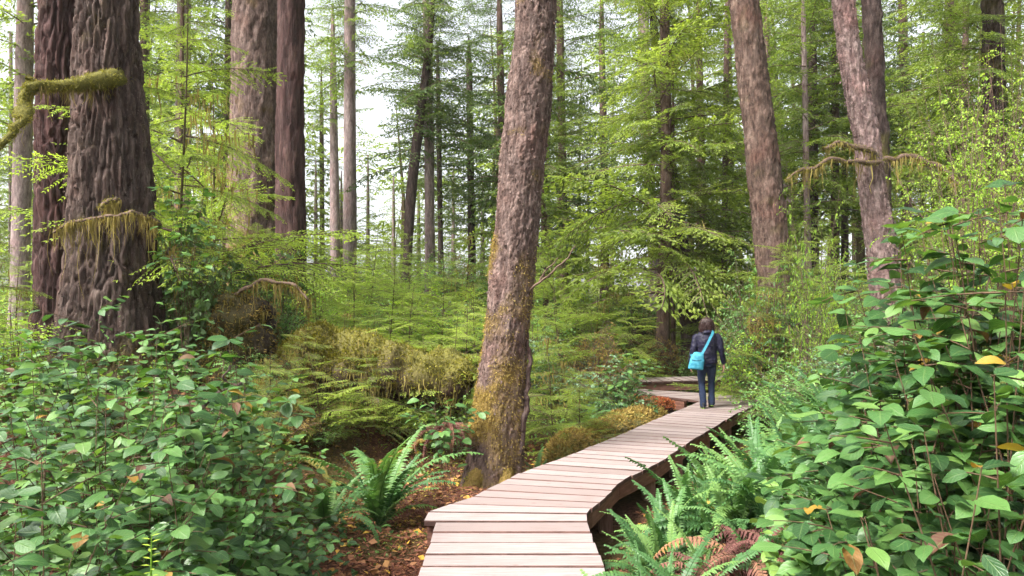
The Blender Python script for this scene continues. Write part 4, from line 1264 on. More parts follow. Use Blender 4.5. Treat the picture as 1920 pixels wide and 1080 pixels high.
def salal(px, py, d, label, rad=0.42, leaf=0.09, nst=7, seed=0, tw=3, inner=130, depth=0.62, lush=1.0, group='glossy broad-leaved shrubs'):
    r = rg(700 + seed)
    top = P(px, py, d)
    gz = Hs(top[0], top[1])
    loc = np.array([top[0] + r.normal(0, 0.05), top[1] + r.normal(0, 0.05), gz])
    t = thing('salal_shrub', label, 'shrub', loc, group)
    h = top[2] - gz
    leaves = []
    for k in range(nst):
        a = k * 2.4 + r.normal(0, 0.4)
        q = rad * math.sqrt((k + 0.4) / nst)
        end = np.array([math.cos(a) * q, math.sin(a) * q, h - 0.45 * q + r.normal(0, 0.05) - 0.02])
        if k == 0:
            end = np.array([0, 0, h])
        c = spline([[r.normal(0, 0.04), r.normal(0, 0.04), -0.06], [end[0] * 0.35 + r.normal(0, 0.05), end[1] * 0.35 + r.normal(0, 0.05), end[2] * 0.55], end], 16)
        m = MB()
        V, F = tube(c, np.linspace(0.0048, 0.0018, 16), 5)
        m.add(V, F)
        zlow = max(0.12, end[2] - depth)
        up_i = [i for i in range(16) if c[i, 2] > zlow] or [13, 14, 15]
        sd_ = 1
        for i in up_i:
            sd_ = -sd_
            tn = norm(c[min(i + 1, 15)] - c[max(i - 1, 0)])
            ho = a + sd_ * r.uniform(0.6, 1.5) + r.normal(0, 0.25)
            leaves.append((c[i], np.array([math.cos(ho), math.sin(ho), r.normal(-0.12, 0.22)]), leaf * r.uniform(0.6, 1.3)))
        leaves.append((c[-1], norm(np.array([math.cos(a), math.sin(a), 0.25])), leaf * 0.9))
        for j in range(tw):
            i = up_i[min(len(up_i) - 1, int(r.uniform(0.1, 1.0) * len(up_i)))]
            ta = a + r.normal(0, 1.2)
            Lt = r.uniform(0.14, 0.30)
            dv = np.array([math.cos(ta), math.sin(ta), r.normal(0.22, 0.2)])
            tp = c[i] + dv * (np.linspace(0, 1, 5) * Lt)[:, None] - np.array([0, 0, 0.12 * Lt]) * (np.linspace(0, 1, 5) ** 2)[:, None]
            V, F = tube(tp, np.linspace(0.0035, 0.0015, 5), 4)
            m.add(V, F)
            for s_, u in enumerate((1, 2, 3, 4)):
                ho = ta + (1 if s_ % 2 else -1) * r.uniform(0.5, 1.2) * (0.3 if u == 4 else 1)
                leaves.append((tp[u], np.array([math.cos(ho), math.sin(ho), r.normal(-0.1, 0.2)]), leaf * r.uniform(0.5, 1.2)))
        link('stem', m.mesh('stem', M['twig_red']), t)
    r.shuffle(leaves)
    for (p, dv, s) in leaves[:int(290 * lush)]:
        up = norm(np.array([r.normal(0, 0.33), r.normal(-0.18, 0.33), 1.0]))
        q = r.random()
        me = LEAF[r.integers(len(LEAF))] if q < 0.978 else (LEAF_Y[r.integers(2)] if q < 0.985 else LEAF_B[r.integers(2)])
        link('leaf', me, t, frame_m(p, dv, up, s))
    # shaded leaves deeper in the shrub, too hidden to tell apart
    if inner:
        m = MB()
        n = inner
        aa, qq = r.uniform(0, 6.28, n), rad * 1.15 * np.sqrt(r.random(n))
        zz = np.maximum(0.06, (h - 0.4 * qq) * r.uniform(0.12, 0.86, n))
        pc = np.stack([np.cos(aa) * qq, np.sin(aa) * qq, zz], 1)
        for k in range(n):
            ho = r.uniform(0, 6.28)
            mt = np.array(frame_m(pc[k], np.array([math.cos(ho), math.sin(ho), r.normal(-0.15, 0.25)]), norm(np.array([r.normal(0, 0.35), r.normal(-0.1, 0.35), 1])), leaf * r.uniform(0.7, 1.1)))
            w = LT[k % len(LT)]
            m.add(w @ mt[:3, :3].T + mt[:3, 3], LF, 0, rnd=r.random(), across=np.tile([-1, 0, 1], 8), along=np.repeat(np.linspace(0, 1, 8), 3))
        o = link('foliage', m.mesh('foliage', M['salal'], True), t)
        o['kind'] = 'stuff'
    return t

SAL = [
    # bank of salal left of the boardwalk
    (60, 655, 4.4, 'glossy shrub at the picture edge below the dark reddish trunk'),
    (185, 580, 4.9, 'glossy shrub with one tall shoot standing before the dark reddish trunk'),
    (320, 605, 4.8, 'glossy shrub topping the bank before the huge furrowed trunk'),
    (425, 640, 4.9, 'glossy shrub with light tips nearest the dark stump'),
    (35, 770, 3.4, 'glossy shrub halfway up at the picture edge'),
    (190, 715, 3.8, 'glossy shrub in the middle of the bank below the tall shoot'),
    (330, 720, 4.1, 'glossy shrub on the bank just under the bare pale branch'),
    (120, 850, 3.0, 'glossy shrub lower on the bank, second from the picture edge'),
    (280, 845, 3.4, 'glossy shrub low in the bank beside scattered yellow leaves'),
    (410, 860, 3.9, 'glossy shrub low on the bank beside the red earth'),
    (505, 930, 4.5, 'glossy shrub nearest the sword fern on the bark litter'),
    (50, 975, 2.6, 'glossy shrub filling the bottom corner beside the huge trunk bank'),
    (220, 960, 2.9, 'glossy shrub at the bottom edge behind the pale green shoot'),
    (375, 985, 3.3, 'glossy shrub at the bottom edge toward the bark litter'),
    # salal on the bank beyond the ferns
    (1880, 375, 2.75, 'tallest glossy shrub rising at the picture edge'),
    (1785, 425, 3.1, 'tall glossy shrub beside the tallest one, below the huckleberry'),
    (1895, 540, 2.4, 'large-leaved glossy shrub at the picture edge below the tallest one'),
    (1790, 570, 2.8, 'large-leaved glossy shrub in the middle of the steep bank'),
    (1700, 600, 3.5, 'glossy shrub just below the pinkish spotted trunk'),
    (1600, 655, 4.3, 'glossy shrub highest above the ferns'),
    (1860, 700, 2.2, 'large-leaved glossy shrub with a yellow leaf at the picture edge'),
    (1730, 720, 2.75, 'glossy shrub with big pale leaves in the middle of the bank'),
    (1650, 760, 3.5, 'glossy shrub directly above the tall fern fronds'),
    (1590, 830, 4.3, 'glossy shrub mixed among the tall fern fronds'),
    (1850, 870, 2.1, 'large-leaved glossy shrub low at the picture edge'),
    (1700, 870, 2.5, 'large-leaved glossy shrub low on the bank with thin dark stems'),
    (1685, 900, 3.1, 'glossy shrub low beside the dead brown fern'),
    (1730, 1010, 2.5, 'glossy shrub at the bottom edge beside the dead brown fern'),
]
SAL += [
    (1905, 340, 2.9, 'tall glossy shrub at the very picture edge reaching highest'),
    (1835, 395, 3.2, 'tall glossy shrub just behind the tallest one'),
    (1915, 445, 2.5, 'dense glossy shrub at the picture edge under the highest leaves'),
    (1755, 480, 3.4, 'glossy shrub stepping down from the tallest toward the spotted trunk')]
for k, (px, py, d, lab) in enumerate(SAL):
    near = d < 3.2
    salal(px, py, d, lab, rad=0.30 + 0.055 * d, leaf=(0.114 if px > 1400 else 0.102) * (0.82, 1.08, 0.95, 1.15, 0.88)[k % 5], nst=7 if near else 8, seed=k, tw=3, inner=260, depth=0.70 + 0.03 * d)
salal(845, 752, 8.0, 'small broad-leaved plant against the mossy foot of the leaning trunk', 0.34, 0.13, 5, 90, 2, 20, 0.5)
salal(480, 770, 7.2, 'small pale-leaved plant alone on the red earth bank', 0.22, 0.12, 3, 91, 1, 10, 0.3)
salal(1180, 665, 12.2, 'broad-leaved plant behind the mossy log near the boardwalk corner', 0.5, 0.13, 6, 92, 2, 40, 0.6)
salal(345, 330, 8.9, 'broad-leaved shrub climbing beside the edge of the huge trunk', 0.40, 0.13, 6, 93, 3, 60, 1.6)
for k, (px, py, d, lab) in enumerate([
    (40, 640, 6.6, 'glossy shrub farther back at the picture edge before the bright bush'),
    (130, 640, 6.9, 'glossy shrub against the foot of the dark reddish trunk'),
    (250, 640, 6.4, 'glossy shrub against the foot of the huge furrowed trunk'),
    (345, 650, 6.2, 'glossy shrub between the huge trunk and the dark stump'),
    (440, 700, 5.9, 'glossy shrub just behind the bare pale branch'),
    (100, 700, 5.4, 'glossy shrub behind the picture-edge shrub, below the dark reddish trunk'),
    (280, 690, 5.5, 'glossy shrub behind the bank middle, below the huge furrowed trunk')]):
    salal(px, py, d, lab, rad=0.62, leaf=0.115, nst=7, seed=120 + k, tw=2, inner=220, depth=0.8)
salal(560, 840, 7.4, 'small broad-leaved plant low on the red earth bank', 0.25, 0.10, 4, 95, 1, 10, 0.3)
salal(430, 800, 5.8, 'broad-leaved plant at the rim of the glossy shrubs on red earth', 0.3, 0.10, 5, 96, 2, 20, 0.5)
salal(560, 960, 5.2, 'broad-leaved plant between the glossy shrubs and the sword fern', 0.3, 0.10, 5, 97, 2, 20, 0.4)
salal(650, 985, 6.6, 'small leafy plant on bark litter before the sword fern', 0.25, 0.09, 4, 94, 1, 10, 0.3)

# ------------------------------------------------------------------ ferns, each frond a part
def frond_mesh(seed, mat, bend, a0=1.1, n=34, wmax=0.118, curlp=0.25):
    r = rg(seed)
    t = np.linspace(0, 1, n)
    ang = a0 - bend * t ** 1.3
    st = 1.0 / n
    x = np.concatenate([[0], np.cumsum(np.cos(ang[:-1]) * st)])
    z = np.concatenate([[0], np.cumsum(np.sin(ang[:-1]) * st)])
    y = 0.05 * np.sin(t * 2.5 + seed) * t
    c = np.stack([x, y, z], 1)
    m = MB()
    V, F = tube(c, np.linspace(0.006, 0.0015, n), 4)
    m.add(V, F, 1, rnd=0.0)
    tn = norm(np.gradient(c, axis=0))
    up = norm(np.stack([-tn[:, 2], 0 * t, tn[:, 0]], 1))
    w = wmax * np.clip(t / 0.16, 0.25, 1) ** 0.6 * np.clip((1.04 - t), 0, 1) ** 0.55
    for s in (1, -1):
        k = np.arange(2, n)
        D = np.array([0, s * 1.0, 0]) + tn[k] * 0.28 + up[k] * r.normal(0.05, 0.12, (len(k), 1)) + r.normal(0, 0.06, (len(k), 3))
        D = norm(D)
        Ln = w[k] * r.uniform(0.85, 1.12, len(k))
        Wn = np.full(len(k), 0.029)
        S_ = norm(np.cross(D, up[k]))
        b = c[k]
        mid = b + D * (Ln * 0.5)[:, None] + up[k] * 0.004
        tip = b + D * Ln[:, None] - up[k] * (curlp * Ln)[:, None]
        V = np.stack([b - S_ * Wn[:, None] * 0.45, b + S_ * Wn[:, None] * 0.45, mid + S_ * Wn[:, None] * 0.42, mid - S_ * Wn[:, None] * 0.42, tip], 1).reshape(-1, 3)
        i = np.arange(len(k)) * 5
        rd = np.repeat(np.clip(r.normal(0.45, 0.15, len(k)) + 0.2 * t[k], 0, 1), 5)
        n0 = m.n
        m.add(V, np.stack([i, i + 1, i + 2, i + 3], 1), 0, rnd=rd)
        m.F.append(np.stack([i + 3, i + 2, i + 4], 1) + n0)
        m.M.append(np.zeros(len(k), np.int32))
    return m.mesh('frond', [M[mat], M['twig_red'] if mat == 'fern_dead' else M['fern']])

FROND = [frond_mesh(600 + k, 'fern', b, a) for k, (b, a) in enumerate([(1.0, 1.25), (1.5, 1.25), (1.9, 1.2), (0.7, 1.2), (2.2, 1.0)])]
FROND_D = [frond_mesh(620 + k, 'fern_dead', b, a, 30, 0.085, 0.9) for k, (b, a) in enumerate([(2.2, 0.8), (2.7, 0.7), (1.9, 0.4)])]
def fern(px, py, d, label, n=14, L=0.85, seed=0, dead=0, z=None, upright=0.0, name='sword_fern', az=None):
    r = rg(800 + seed)
    p = P(px, py, d)
    gz = Hs(p[0], d) if z is None else z
    L = L * 1.22
    n = int(n * 1.25)
    t = thing(name, label, 'fern', (p[0], d, gz), 'ferns beside the boardwalk')
    for k in range(n + dead):
        dd = k >= n
        a = (k * 2.39996 + r.normal(0, 0.2)) if az is None else az[0] + (az[1] - az[0]) * r.random()
        me = FROND_D[r.integers(3)] if dd else FROND[r.integers(5) if r.random() > upright else r.choice([0, 3])]
        s = L * r.uniform(0.65, 1.15)
        tilt = r.normal(-0.05 + 0.25 * upright, 0.18)
        Mx = Matrix.Rotation(a, 4, 'Z') @ Matrix.Rotation(-tilt, 4, 'Y') @ Matrix.Rotation(r.normal(0, 0.22), 4, 'X') @ Matrix.Diagonal((s, s * r.uniform(0.85, 1.1), s, 1))
        Mx.translation = Vector((r.normal(0, 0.03), r.normal(0, 0.03), 0.02))
        link('frond', me, t, Mx)
    return t

fern(712, 960, 7.0, 'green sword fern on the bark litter beside the mossy trunk foot', 22, 1.02, 1, 3)
fern(1012, 850, 8.9, 'small fern between the leaning trunk and the boardwalk', 10, 0.55, 2)
fern(1035, 842, 9.3, 'low fern at the near end of the long moss-covered log', 9, 0.5, 3)
fern(610, 1000, 6.6, 'low fern half hidden by the glossy shrub on bark litter', 11, 0.7, 4)
fern(1270, 1060, 4.6, 'fern arching over the near edge of the boardwalk', 15, 0.62, 5, 2, z=-0.38)
fern(1230, 1150, 4.1, 'low fern beside the boardwalk post at the bottom edge', 13, 0.52, 6, 0, z=-0.42)
fern(1300, 930, 6.3, 'upright fern with a tall frond crossing the boardwalk edge', 13, 0.8, 7, 0, upright=0.7)
fern(1400, 960, 6.3, 'broad fern in the middle of the fern bank', 18, 1.0, 8, 2)
fern(1365, 900, 6.9, 'fern in the shade under the boardwalk bend', 13, 0.62, 9, upright=0.4)
fern(1430, 880, 7.2, 'tall fern behind the fern bank near the boardwalk corner', 16, 0.78, 10, upright=0.6)
fern(1490, 950, 6.2, 'fern between the glossy leaves and the fern bank', 15, 0.95, 11, 1)
fern(1245, 1060, 5.1, 'fern between the boardwalk beam and the dead brown fronds', 14, 0.6, 12, 1)
fern(1500, 850, 7.8, 'upright pale fern below the bank bushes', 13, 0.85, 13, upright=0.8)
fern(1400, 1150, 5.1, 'dead brown fern collapsed at the bottom edge', 3, 0.72, 14, 30, z=-0.18, name='dead_fern')
fern(1335, 1180, 4.9, 'withered purple-brown fern nearest the bottom edge', 2, 0.62, 15, 24, z=-0.22, name='dead_fern')
fern(1475, 1120, 5.2, 'dead brown fern under the glossy leaves', 3, 0.75, 16, 22, z=-0.12, name='dead_fern')
fern(835, 800, 8.5, 'hanging dead red-brown fern beside the mossy trunk foot', 1, 0.55, 17, 18, z=float(P(835, 812, 8.5)[2]), name='dead_fern', az=(3.6, 6.0))
fern(1100, 760, 11.6, 'small fern behind the long moss-covered log', 10, 0.6, 18)
fern(1440, 800, 9.2, 'fern under the boardwalk corner', 11, 0.55, 19)
fern(1560, 760, 8.2, 'fern half hidden under the bank bushes', 12, 0.95, 20, upright=0.5)

for k, (px, d, L, up, lab) in enumerate([
    (1215, 5.3, 0.55, 0.1, 'spreading fern just outside the near boardwalk bend'),
    (1185, 4.75, 0.5, 0.0, 'flat spreading fern right against the near boardwalk post'),
    (1270, 5.7, 0.7, 0.2, 'full fern a step outside the boardwalk bend'),
    (1300, 4.75, 0.55, 0.0, 'spreading fern beside the withered purple-brown fern'),
    (1460, 5.9, 0.9, 0.2, 'full fern behind the dead brown fern under the glossy leaves'),
    (1235, 6.0, 0.55, 0.3, 'low fern in the shade right under the boardwalk bend beam'),
    (1310, 6.0, 0.75, 0.3, 'fern between the boardwalk bend and the dead fronds'),
    (1385, 6.1, 0.85, 0.1, 'lush fern just behind the dead brown fronds'),
    (1545, 4.9, 0.9, 0.0, 'fern beside the lowest glossy shrub'),
    (1460, 8.0, 0.6, 0.3, 'fern close under the far boardwalk beam'),
    (1560, 6.6, 1.0, 0.4, 'fern among the mid-height glossy shrubs'),
    (1490, 8.6, 0.8, 0.5, 'tall fern before the glossy bush at the boardwalk corner'),
    (1330, 7.4, 0.45, 0.2, 'fern standing against the boardwalk beam past the bend')]):
    fern(px, 0, d, lab, 15, L, 40 + k, 1, upright=up)

# a pale green shoot in the bottom left
t = thing('seedling_shoot', 'pale yellow-green upright shoot at the bottom edge before the glossy shrubs', 'seedling', (P(283, 1085, 2.5)[0], 2.5, P(283, 1085, 2.5)[2] - 0.5))
m = MB()
b0 = P(283, 1085, 2.5)
V, F = tube([b0 - [0, 0, 0.5], b0, P(284, 1005, 2.5)], [0.004, 0.004, 0.002], 5)
m.add(V, F)
m.build('stem', M['huckle'], t)
rr = rg(77)
for k in range(14):
    f = k / 13
    p = P(283, 1085 - 80 * f, 2.5)
    a = 0 if k % 2 else math.pi
    a += rr.normal(0, 0.5)
    mm = MB()
    Vl, Fl = blades(np.zeros((1, 3)), np.array([[1.0, 0, 0.15]]), np.array([[0, 0, 1.0]]), 0.036, 0.015)
    mm.add(Vl, Fl, rnd=0.9)
    link('leaf', mm.mesh('leaf', M['huckle']), t, Matrix.Translation(Vector(p - np.array(t.location))) @ Matrix.Rotation(a, 4, 'Z'))

# ------------------------------------------------------------------ the walker
MP = {
    'skin': plainmat('skin', (0.27, 0.15, 0.11), (0.33, 0.19, 0.14), 20, 0.55, 0.0),
    'jacket': plainmat('navy_jacket_cloth', (0.007, 0.007, 0.018), (0.018, 0.016, 0.036), 22, 0.55, 0.5),
    'jeans': plainmat('dark_blue_denim', (0.008, 0.013, 0.032), (0.018, 0.028, 0.06), 45, 0.85, 0.3),
    'hair': plainmat('brown_hair', (0.014, 0.006, 0.006), (0.045, 0.02, 0.018), 30, 0.45, 0.6, (6, 6, 0.5), 0.4),
    'shoe': plainmat('black_shoe', (0.01, 0.01, 0.012), (0.03, 0.03, 0.035), 30, 0.5, 0.1),
    'sole': plainmat('shoe_sole', (0.10, 0.16, 0.03), (0.2, 0.3, 0.05), 30, 0.6, 0.1),
    'bag': plainmat('turquoise_bag_cloth', (0.02, 0.15, 0.23), (0.06, 0.27, 0.36), 12, 0.6, 0.4),
}
def loft(rows, na=20, n=None):
    """rows: x y z rx ry (closed at both ends)"""
    rows = np.asarray(rows, float)
    s = spline(rows, n or len(rows) * 5)
    th = np.linspace(0, 6.28318, na, endpoint=False)
    V = np.stack([s[:, 0:1] + np.abs(s[:, 3:4]) * np.cos(th), s[:, 1:2] + np.abs(s[:, 4:5]) * np.sin(th), np.repeat(s[:, 2:3], na, 1)], -1).reshape(-1, 3)
    k = len(s)
    F = [list(f) for f in grid_faces(k, na, True)]
    F.append(list(range(na))[::-1])
    F.append([(k - 1) * na + j for j in range(na)])
    return V, F

def limb_tube(rows, na=12):
    rows = np.asarray(rows, float)
    s = spline(rows, len(rows) * 5)
    V, F = tube(s[:, :3], s[:, 3], na)
    F = [list(f) for f in F] + [list(range(na))[::-1], [(len(s) - 1) * na + j for j in range(na)]]
    return V, F

def fused(name, pieces, vox, mat, parent, smooth=4, wr=0.0, seed=0):
    """pieces joined into one continuous skin"""
    V, F, n = [], [], 0
    for v, f in pieces:
        V += [tuple(q) for q in v]
        F += [[i + n for i in q] for q in f]
        n += len(v)
    me = bpy.data.meshes.new('tmp')
    me.from_pydata(V, [], F)
    o = bpy.data.objects.new('tmp', me)
    COL.objects.link(o)
    md = o.modifiers.new('r', 'REMESH')
    md.mode = 'VOXEL'
    md.voxel_size = vox
    sm = o.modifiers.new('s', 'SMOOTH')
    sm.iterations = smooth
    sm.factor = 0.5
    dg = bpy.context.evaluated_depsgraph_get()
    out = bpy.data.meshes.new_from_object(o.evaluated_get(dg))
    out.name = name
    bpy.data.objects.remove(o)
    bpy.data.meshes.remove(me)
    if wr:
        c = np.zeros(len(out.vertices) * 3)
        out.vertices.foreach_get('co', c)
        c = c.reshape(-1, 3)
        nn = np.zeros(len(c) * 3)
        out.vertices.foreach_get('normal', nn)
        c = c + nn.reshape(-1, 3) * ((fbm(c * [9, 9, 16], seed, 3) - 0.5) * wr)[:, None]
        out.vertices.foreach_set('co', c.astype(np.float32).ravel())
    out.polygons.foreach_set('use_smooth', np.ones(len(out.polygons), bool))
    out.materials.clear()
    out.materials.append(mat)
    return link(name, out, parent)

def hand(wx, wy, wz, side):
    """palm and five fingers hanging down, slightly curled, from a wrist"""
    ps = [loft([[wx, wy, wz + 0.02, 0.02, 0.026], [wx, wy + 0.004, wz - 0.03, 0.018, 0.036], [wx, wy + 0.008, wz - 0.085, 0.015, 0.040], [wx, wy + 0.008, wz - 0.095, 0.010, 0.034]], 12)]
    for k, ln in enumerate((0.068, 0.078, 0.072, 0.055)):
        y0 = wy + 0.036 - k * 0.021
        cx = -side * 0.006
        ps.append(limb_tube([[wx, y0, wz - 0.075, 0.0095], [wx + cx, y0 + 0.002, wz - 0.09 - ln * 0.4, 0.009], [wx + cx * 3, y0 + 0.002, wz - 0.09 - ln * 0.75, 0.008], [wx + cx * 5, y0, wz - 0.09 - ln, 0.006]], 8))
    ps.append(limb_tube([[wx, wy + 0.028, wz - 0.02, 0.012], [wx - side * 0.012, wy + 0.058, wz - 0.05, 0.011], [wx - side * 0.018, wy + 0.066, wz - 0.085, 0.008]], 8))
    return ps

WX, WY = 3.57, 12.52
walker = thing('person', 'person in navy jacket and dark jeans walking away on the boardwalk', 'person', (WX, WY, 0.004))
walker.rotation_euler = (0, 0, R(-8))
HP = hand(0.315, 0.06, 0.80, 1) + hand(-0.285, 0.02, 0.80, -1)
body = [loft([[0, 0, 0.86, 0.13, 0.09], [0, 0, 1.0, 0.15, 0.10], [0, 0, 1.2, 0.15, 0.10], [0, 0, 1.33, 0.16, 0.09], [0, 0, 1.40, 0.07, 0.06], [0, 0.01, 1.46, 0.05, 0.055], [0, 0.01, 1.48, 0.05, 0.06]]),
        loft([[0, 0.02, 1.43, 0.035, 0.05], [0, 0.02, 1.46, 0.055, 0.075], [0, 0.015, 1.53, 0.072, 0.092], [0, 0.005, 1.59, 0.072, 0.092], [0, 0, 1.63, 0.05, 0.065], [0, 0, 1.645, 0.02, 0.03]]),
        limb_tube([[0, 0.10, 1.55, 0.008], [0, 0.122, 1.525, 0.012], [0, 0.105, 1.51, 0.008]], 8),
        limb_tube([[0.17, 0, 1.33, 0.045], [0.24, -0.02, 1.08, 0.038], [0.30, 0.04, 0.88, 0.028], [0.315, 0.06, 0.79, 0.024]]),
        limb_tube([[-0.17, 0, 1.33, 0.045], [-0.23, -0.03, 1.08, 0.038], [-0.27, 0.0, 0.88, 0.028], [-0.285, 0.02, 0.79, 0.024]]),
        limb_tube([[0.08, 0, 0.88, 0.075], [0.09, 0.06, 0.48, 0.05], [0.09, 0.03, 0.12, 0.035], [0.09, 0.05, 0.06, 0.035]]),
        limb_tube([[-0.08, 0, 0.88, 0.075], [-0.085, 0.02, 0.48, 0.05], [-0.075, -0.08, 0.10, 0.035], [-0.075, -0.07, 0.05, 0.035]])] + HP
fused('body', body, 0.008, MP['skin'], walker, 2)
jk = [loft([[0, 0, 0.81, 0.185, 0.145], [0, 0, 0.84, 0.192, 0.15], [0, 0, 0.93, 0.190, 0.148], [0, 0, 1.06, 0.182, 0.135], [0, 0, 1.20, 0.192, 0.138], [0, 0, 1.30, 0.192, 0.125], [0, 0, 1.365, 0.15, 0.10], [0, 0.0, 1.405, 0.085, 0.078], [0, 0, 1.43, 0.07, 0.07]], 28),
      limb_tube([[0.145, 0, 1.325, 0.062], [0.20, -0.005, 1.27, 0.070], [0.235, -0.02, 1.14, 0.064], [0.262, -0.015, 1.03, 0.058], [0.295, 0.03, 0.90, 0.050], [0.312, 0.055, 0.81, 0.044]], 16),
      limb_tube([[-0.145, 0, 1.325, 0.062], [-0.195, -0.005, 1.27, 0.070], [-0.225, -0.03, 1.14, 0.064], [-0.248, -0.035, 1.03, 0.058], [-0.272, -0.01, 0.90, 0.050], [-0.284, 0.015, 0.81, 0.044]], 16),
      loft([[0, -0.075, 1.34, 0.09, 0.03], [0, -0.09, 1.38, 0.105, 0.045], [0, -0.08, 1.41, 0.09, 0.045], [0, -0.06, 1.43, 0.06, 0.03]], 16)]
fused('jacket', jk, 0.010, MP['jacket'], walker, 3, 0.030, 4)
tr_ = [loft([[0, 0, 0.76, 0.155, 0.115], [0, 0, 0.82, 0.165, 0.125], [0, 0, 0.90, 0.16, 0.12], [0, 0, 0.96, 0.15, 0.11]], 20),
       limb_tube([[0.085, 0, 0.86, 0.085], [0.088, 0.03, 0.70, 0.085], [0.092, 0.065, 0.48, 0.066], [0.092, 0.045, 0.28, 0.062], [0.092, 0.035, 0.10, 0.062], [0.092, 0.04, 0.07, 0.060]], 16),
       limb_tube([[-0.08, 0, 0.86, 0.085], [-0.085, 0.012, 0.70, 0.085], [-0.085, 0.015, 0.48, 0.066], [-0.080, -0.045, 0.28, 0.062], [-0.075, -0.085, 0.08, 0.062], [-0.075, -0.085, 0.05, 0.060]], 16)]
fused('trousers', tr_, 0.010, MP['jeans'], walker, 2, 0.020, 5)
for (sx, sy, sz, tl) in ((-0.075, -0.06, 0.0, 0.0), (0.092, 0.075, 0.015, -0.22)):
    sh = fused('shoe', [loft([[0, 0.02, 0.012, 0.045, 0.125], [0, 0.02, 0.03, 0.046, 0.128], [0, 0.012, 0.055, 0.042, 0.11], [0, -0.035, 0.085, 0.040, 0.06], [0, -0.045, 0.11, 0.036, 0.045]], 20)], 0.007, MP['shoe'], walker, 2)
    sh.location = (sx, sy, sz)
    sh.rotation_euler = (tl, 0, 0)
    so = MB()
    V, F = loft([[0, 0.02, 0.0, 0.043, 0.126], [0, 0.02, 0.006, 0.046, 0.13], [0, 0.02, 0.014, 0.046, 0.129]], 20, 4)
    so.add(V[:80], grid_faces(4, 20, True))
    so.add(np.vstack([V[:20], V[:20].mean(0)]), [[i, (i + 1) % 20, 20] for i in range(20)])
    link('sole', so.mesh('sole', MP['sole'], True), sh)
hv = [loft([[0, -0.02, 1.36, 0.095, 0.065], [0, -0.02, 1.40, 0.118, 0.085], [0, -0.015, 1.47, 0.128, 0.105], [0, -0.010, 1.55, 0.122, 0.118], [0, -0.005, 1.62, 0.092, 0.098], [0, 0, 1.655, 0.045, 0.05], [0, 0, 1.665, 0.012, 0.014]], 28)]
hr = fused('hair', hv, 0.008, MP['hair'], walker, 3, 0.0)
c = np.zeros(len(hr.data.vertices) * 3)
hr.data.vertices.foreach_get('co', c)
c = c.reshape(-1, 3)
az_ = np.arctan2(c[:, 1], c[:, 0])
k = (vnoise(np.stack([np.cos(az_) * 9, np.sin(az_) * 9, c[:, 2] * 3], 1), 5) - 0.5) * 0.022 + (vnoise(np.stack([np.cos(az_) * 26, np.sin(az_) * 26, c[:, 2] * 4], 1), 6) - 0.5) * 0.010
face = (c[:, 1] > 0.055) & (c[:, 2] < 1.585)               # the face stays free
c[:, 1] = np.where(face, 0.055, c[:, 1])
c[:, :2] *= (1 + k / 0.11)[:, None]
c[:, 2] += np.where(c[:, 2] < 1.40, (vnoise(np.stack([np.cos(az_) * 14, np.sin(az_) * 14, 0 * az_], 1), 8) - 0.5) * 0.05, 0)
hr.data.vertices.foreach_set('co', c.astype(np.float32).ravel())
rh = rg(55)
sel = c[(c[:, 2] > 1.43) & (c[:, 2] < 1.60) & (c[:, 1] < 0.05)]
pk = sel[rh.integers(len(sel), size=420)]
pk = pk * [1.03, 1.03, 1] + np.array([0, 0, 0.01])
Vs_, Fs_, rd_ = strands(pk, 56, 0.10, 0.20, 1, 0.010, 0.002)
mh = MB()
mh.add(Vs_, Fs_)
link('strands', mh.mesh('strands', MP['hair']), hr)
# shoulder bag: a thing of its own, hung on the person
bag = thing('shoulder_bag', 'turquoise cloth shoulder bag hanging on the hip of the walking person', 'bag', (WX - 0.23, WY - 0.14, 0.70))
bag.rotation_euler = (0, 0, R(-8))
pv = [loft([[-0.02, -0.05, 0.02, 0.125, 0.035], [-0.02, -0.05, 0.04, 0.135, 0.05], [-0.01, -0.048, 0.15, 0.13, 0.055], [0.0, -0.04, 0.27, 0.11, 0.04], [0.01, -0.035, 0.32, 0.095, 0.022], [0.012, -0.035, 0.335, 0.09, 0.012]], 24)]
b = fused('pouch', pv, 0.008, MP['bag'], bag, 2, 0.02, 7)
b.rotation_euler = (0, R(6), 0)
mst = MB()
sp = spline([[0.09, -0.045, 0.29], [0.18, -0.04, 0.46], [0.25, -0.02, 0.60], [0.295, 0.02, 0.685], [0.31, 0.13, 0.725], [0.30, 0.22, 0.69], [0.26, 0.285, 0.56], [0.14, 0.30, 0.40], [-0.02, 0.26, 0.30], [-0.09, 0.10, 0.27], [-0.07, -0.02, 0.28]], 60)
tn = norm(np.gradient(sp, axis=0))
cen = np.array([0.23, 0.14, 0.45])
outw = norm((sp - cen) * [1, 1, 0.3] + np.array([0, 0, 0.001]))
wv = norm(np.cross(tn, outw)) * 0.022
V = np.stack([sp - wv, sp + wv, sp + wv + outw * 0.006, sp - wv + outw * 0.006], 1).reshape(-1, 3)
mst.add(V, grid_faces(60, 4, True))
mst.build('strap', MP['bag'], bag, local=False)
mz = MB()
V, F = tube(spline([[-0.09, -0.098, 0.20], [0.0, -0.105, 0.185], [0.08, -0.095, 0.20]], 10), 0.004, 6)
mz.add(V, F)
mz.build('seam', MP['jeans'], bag, local=False)

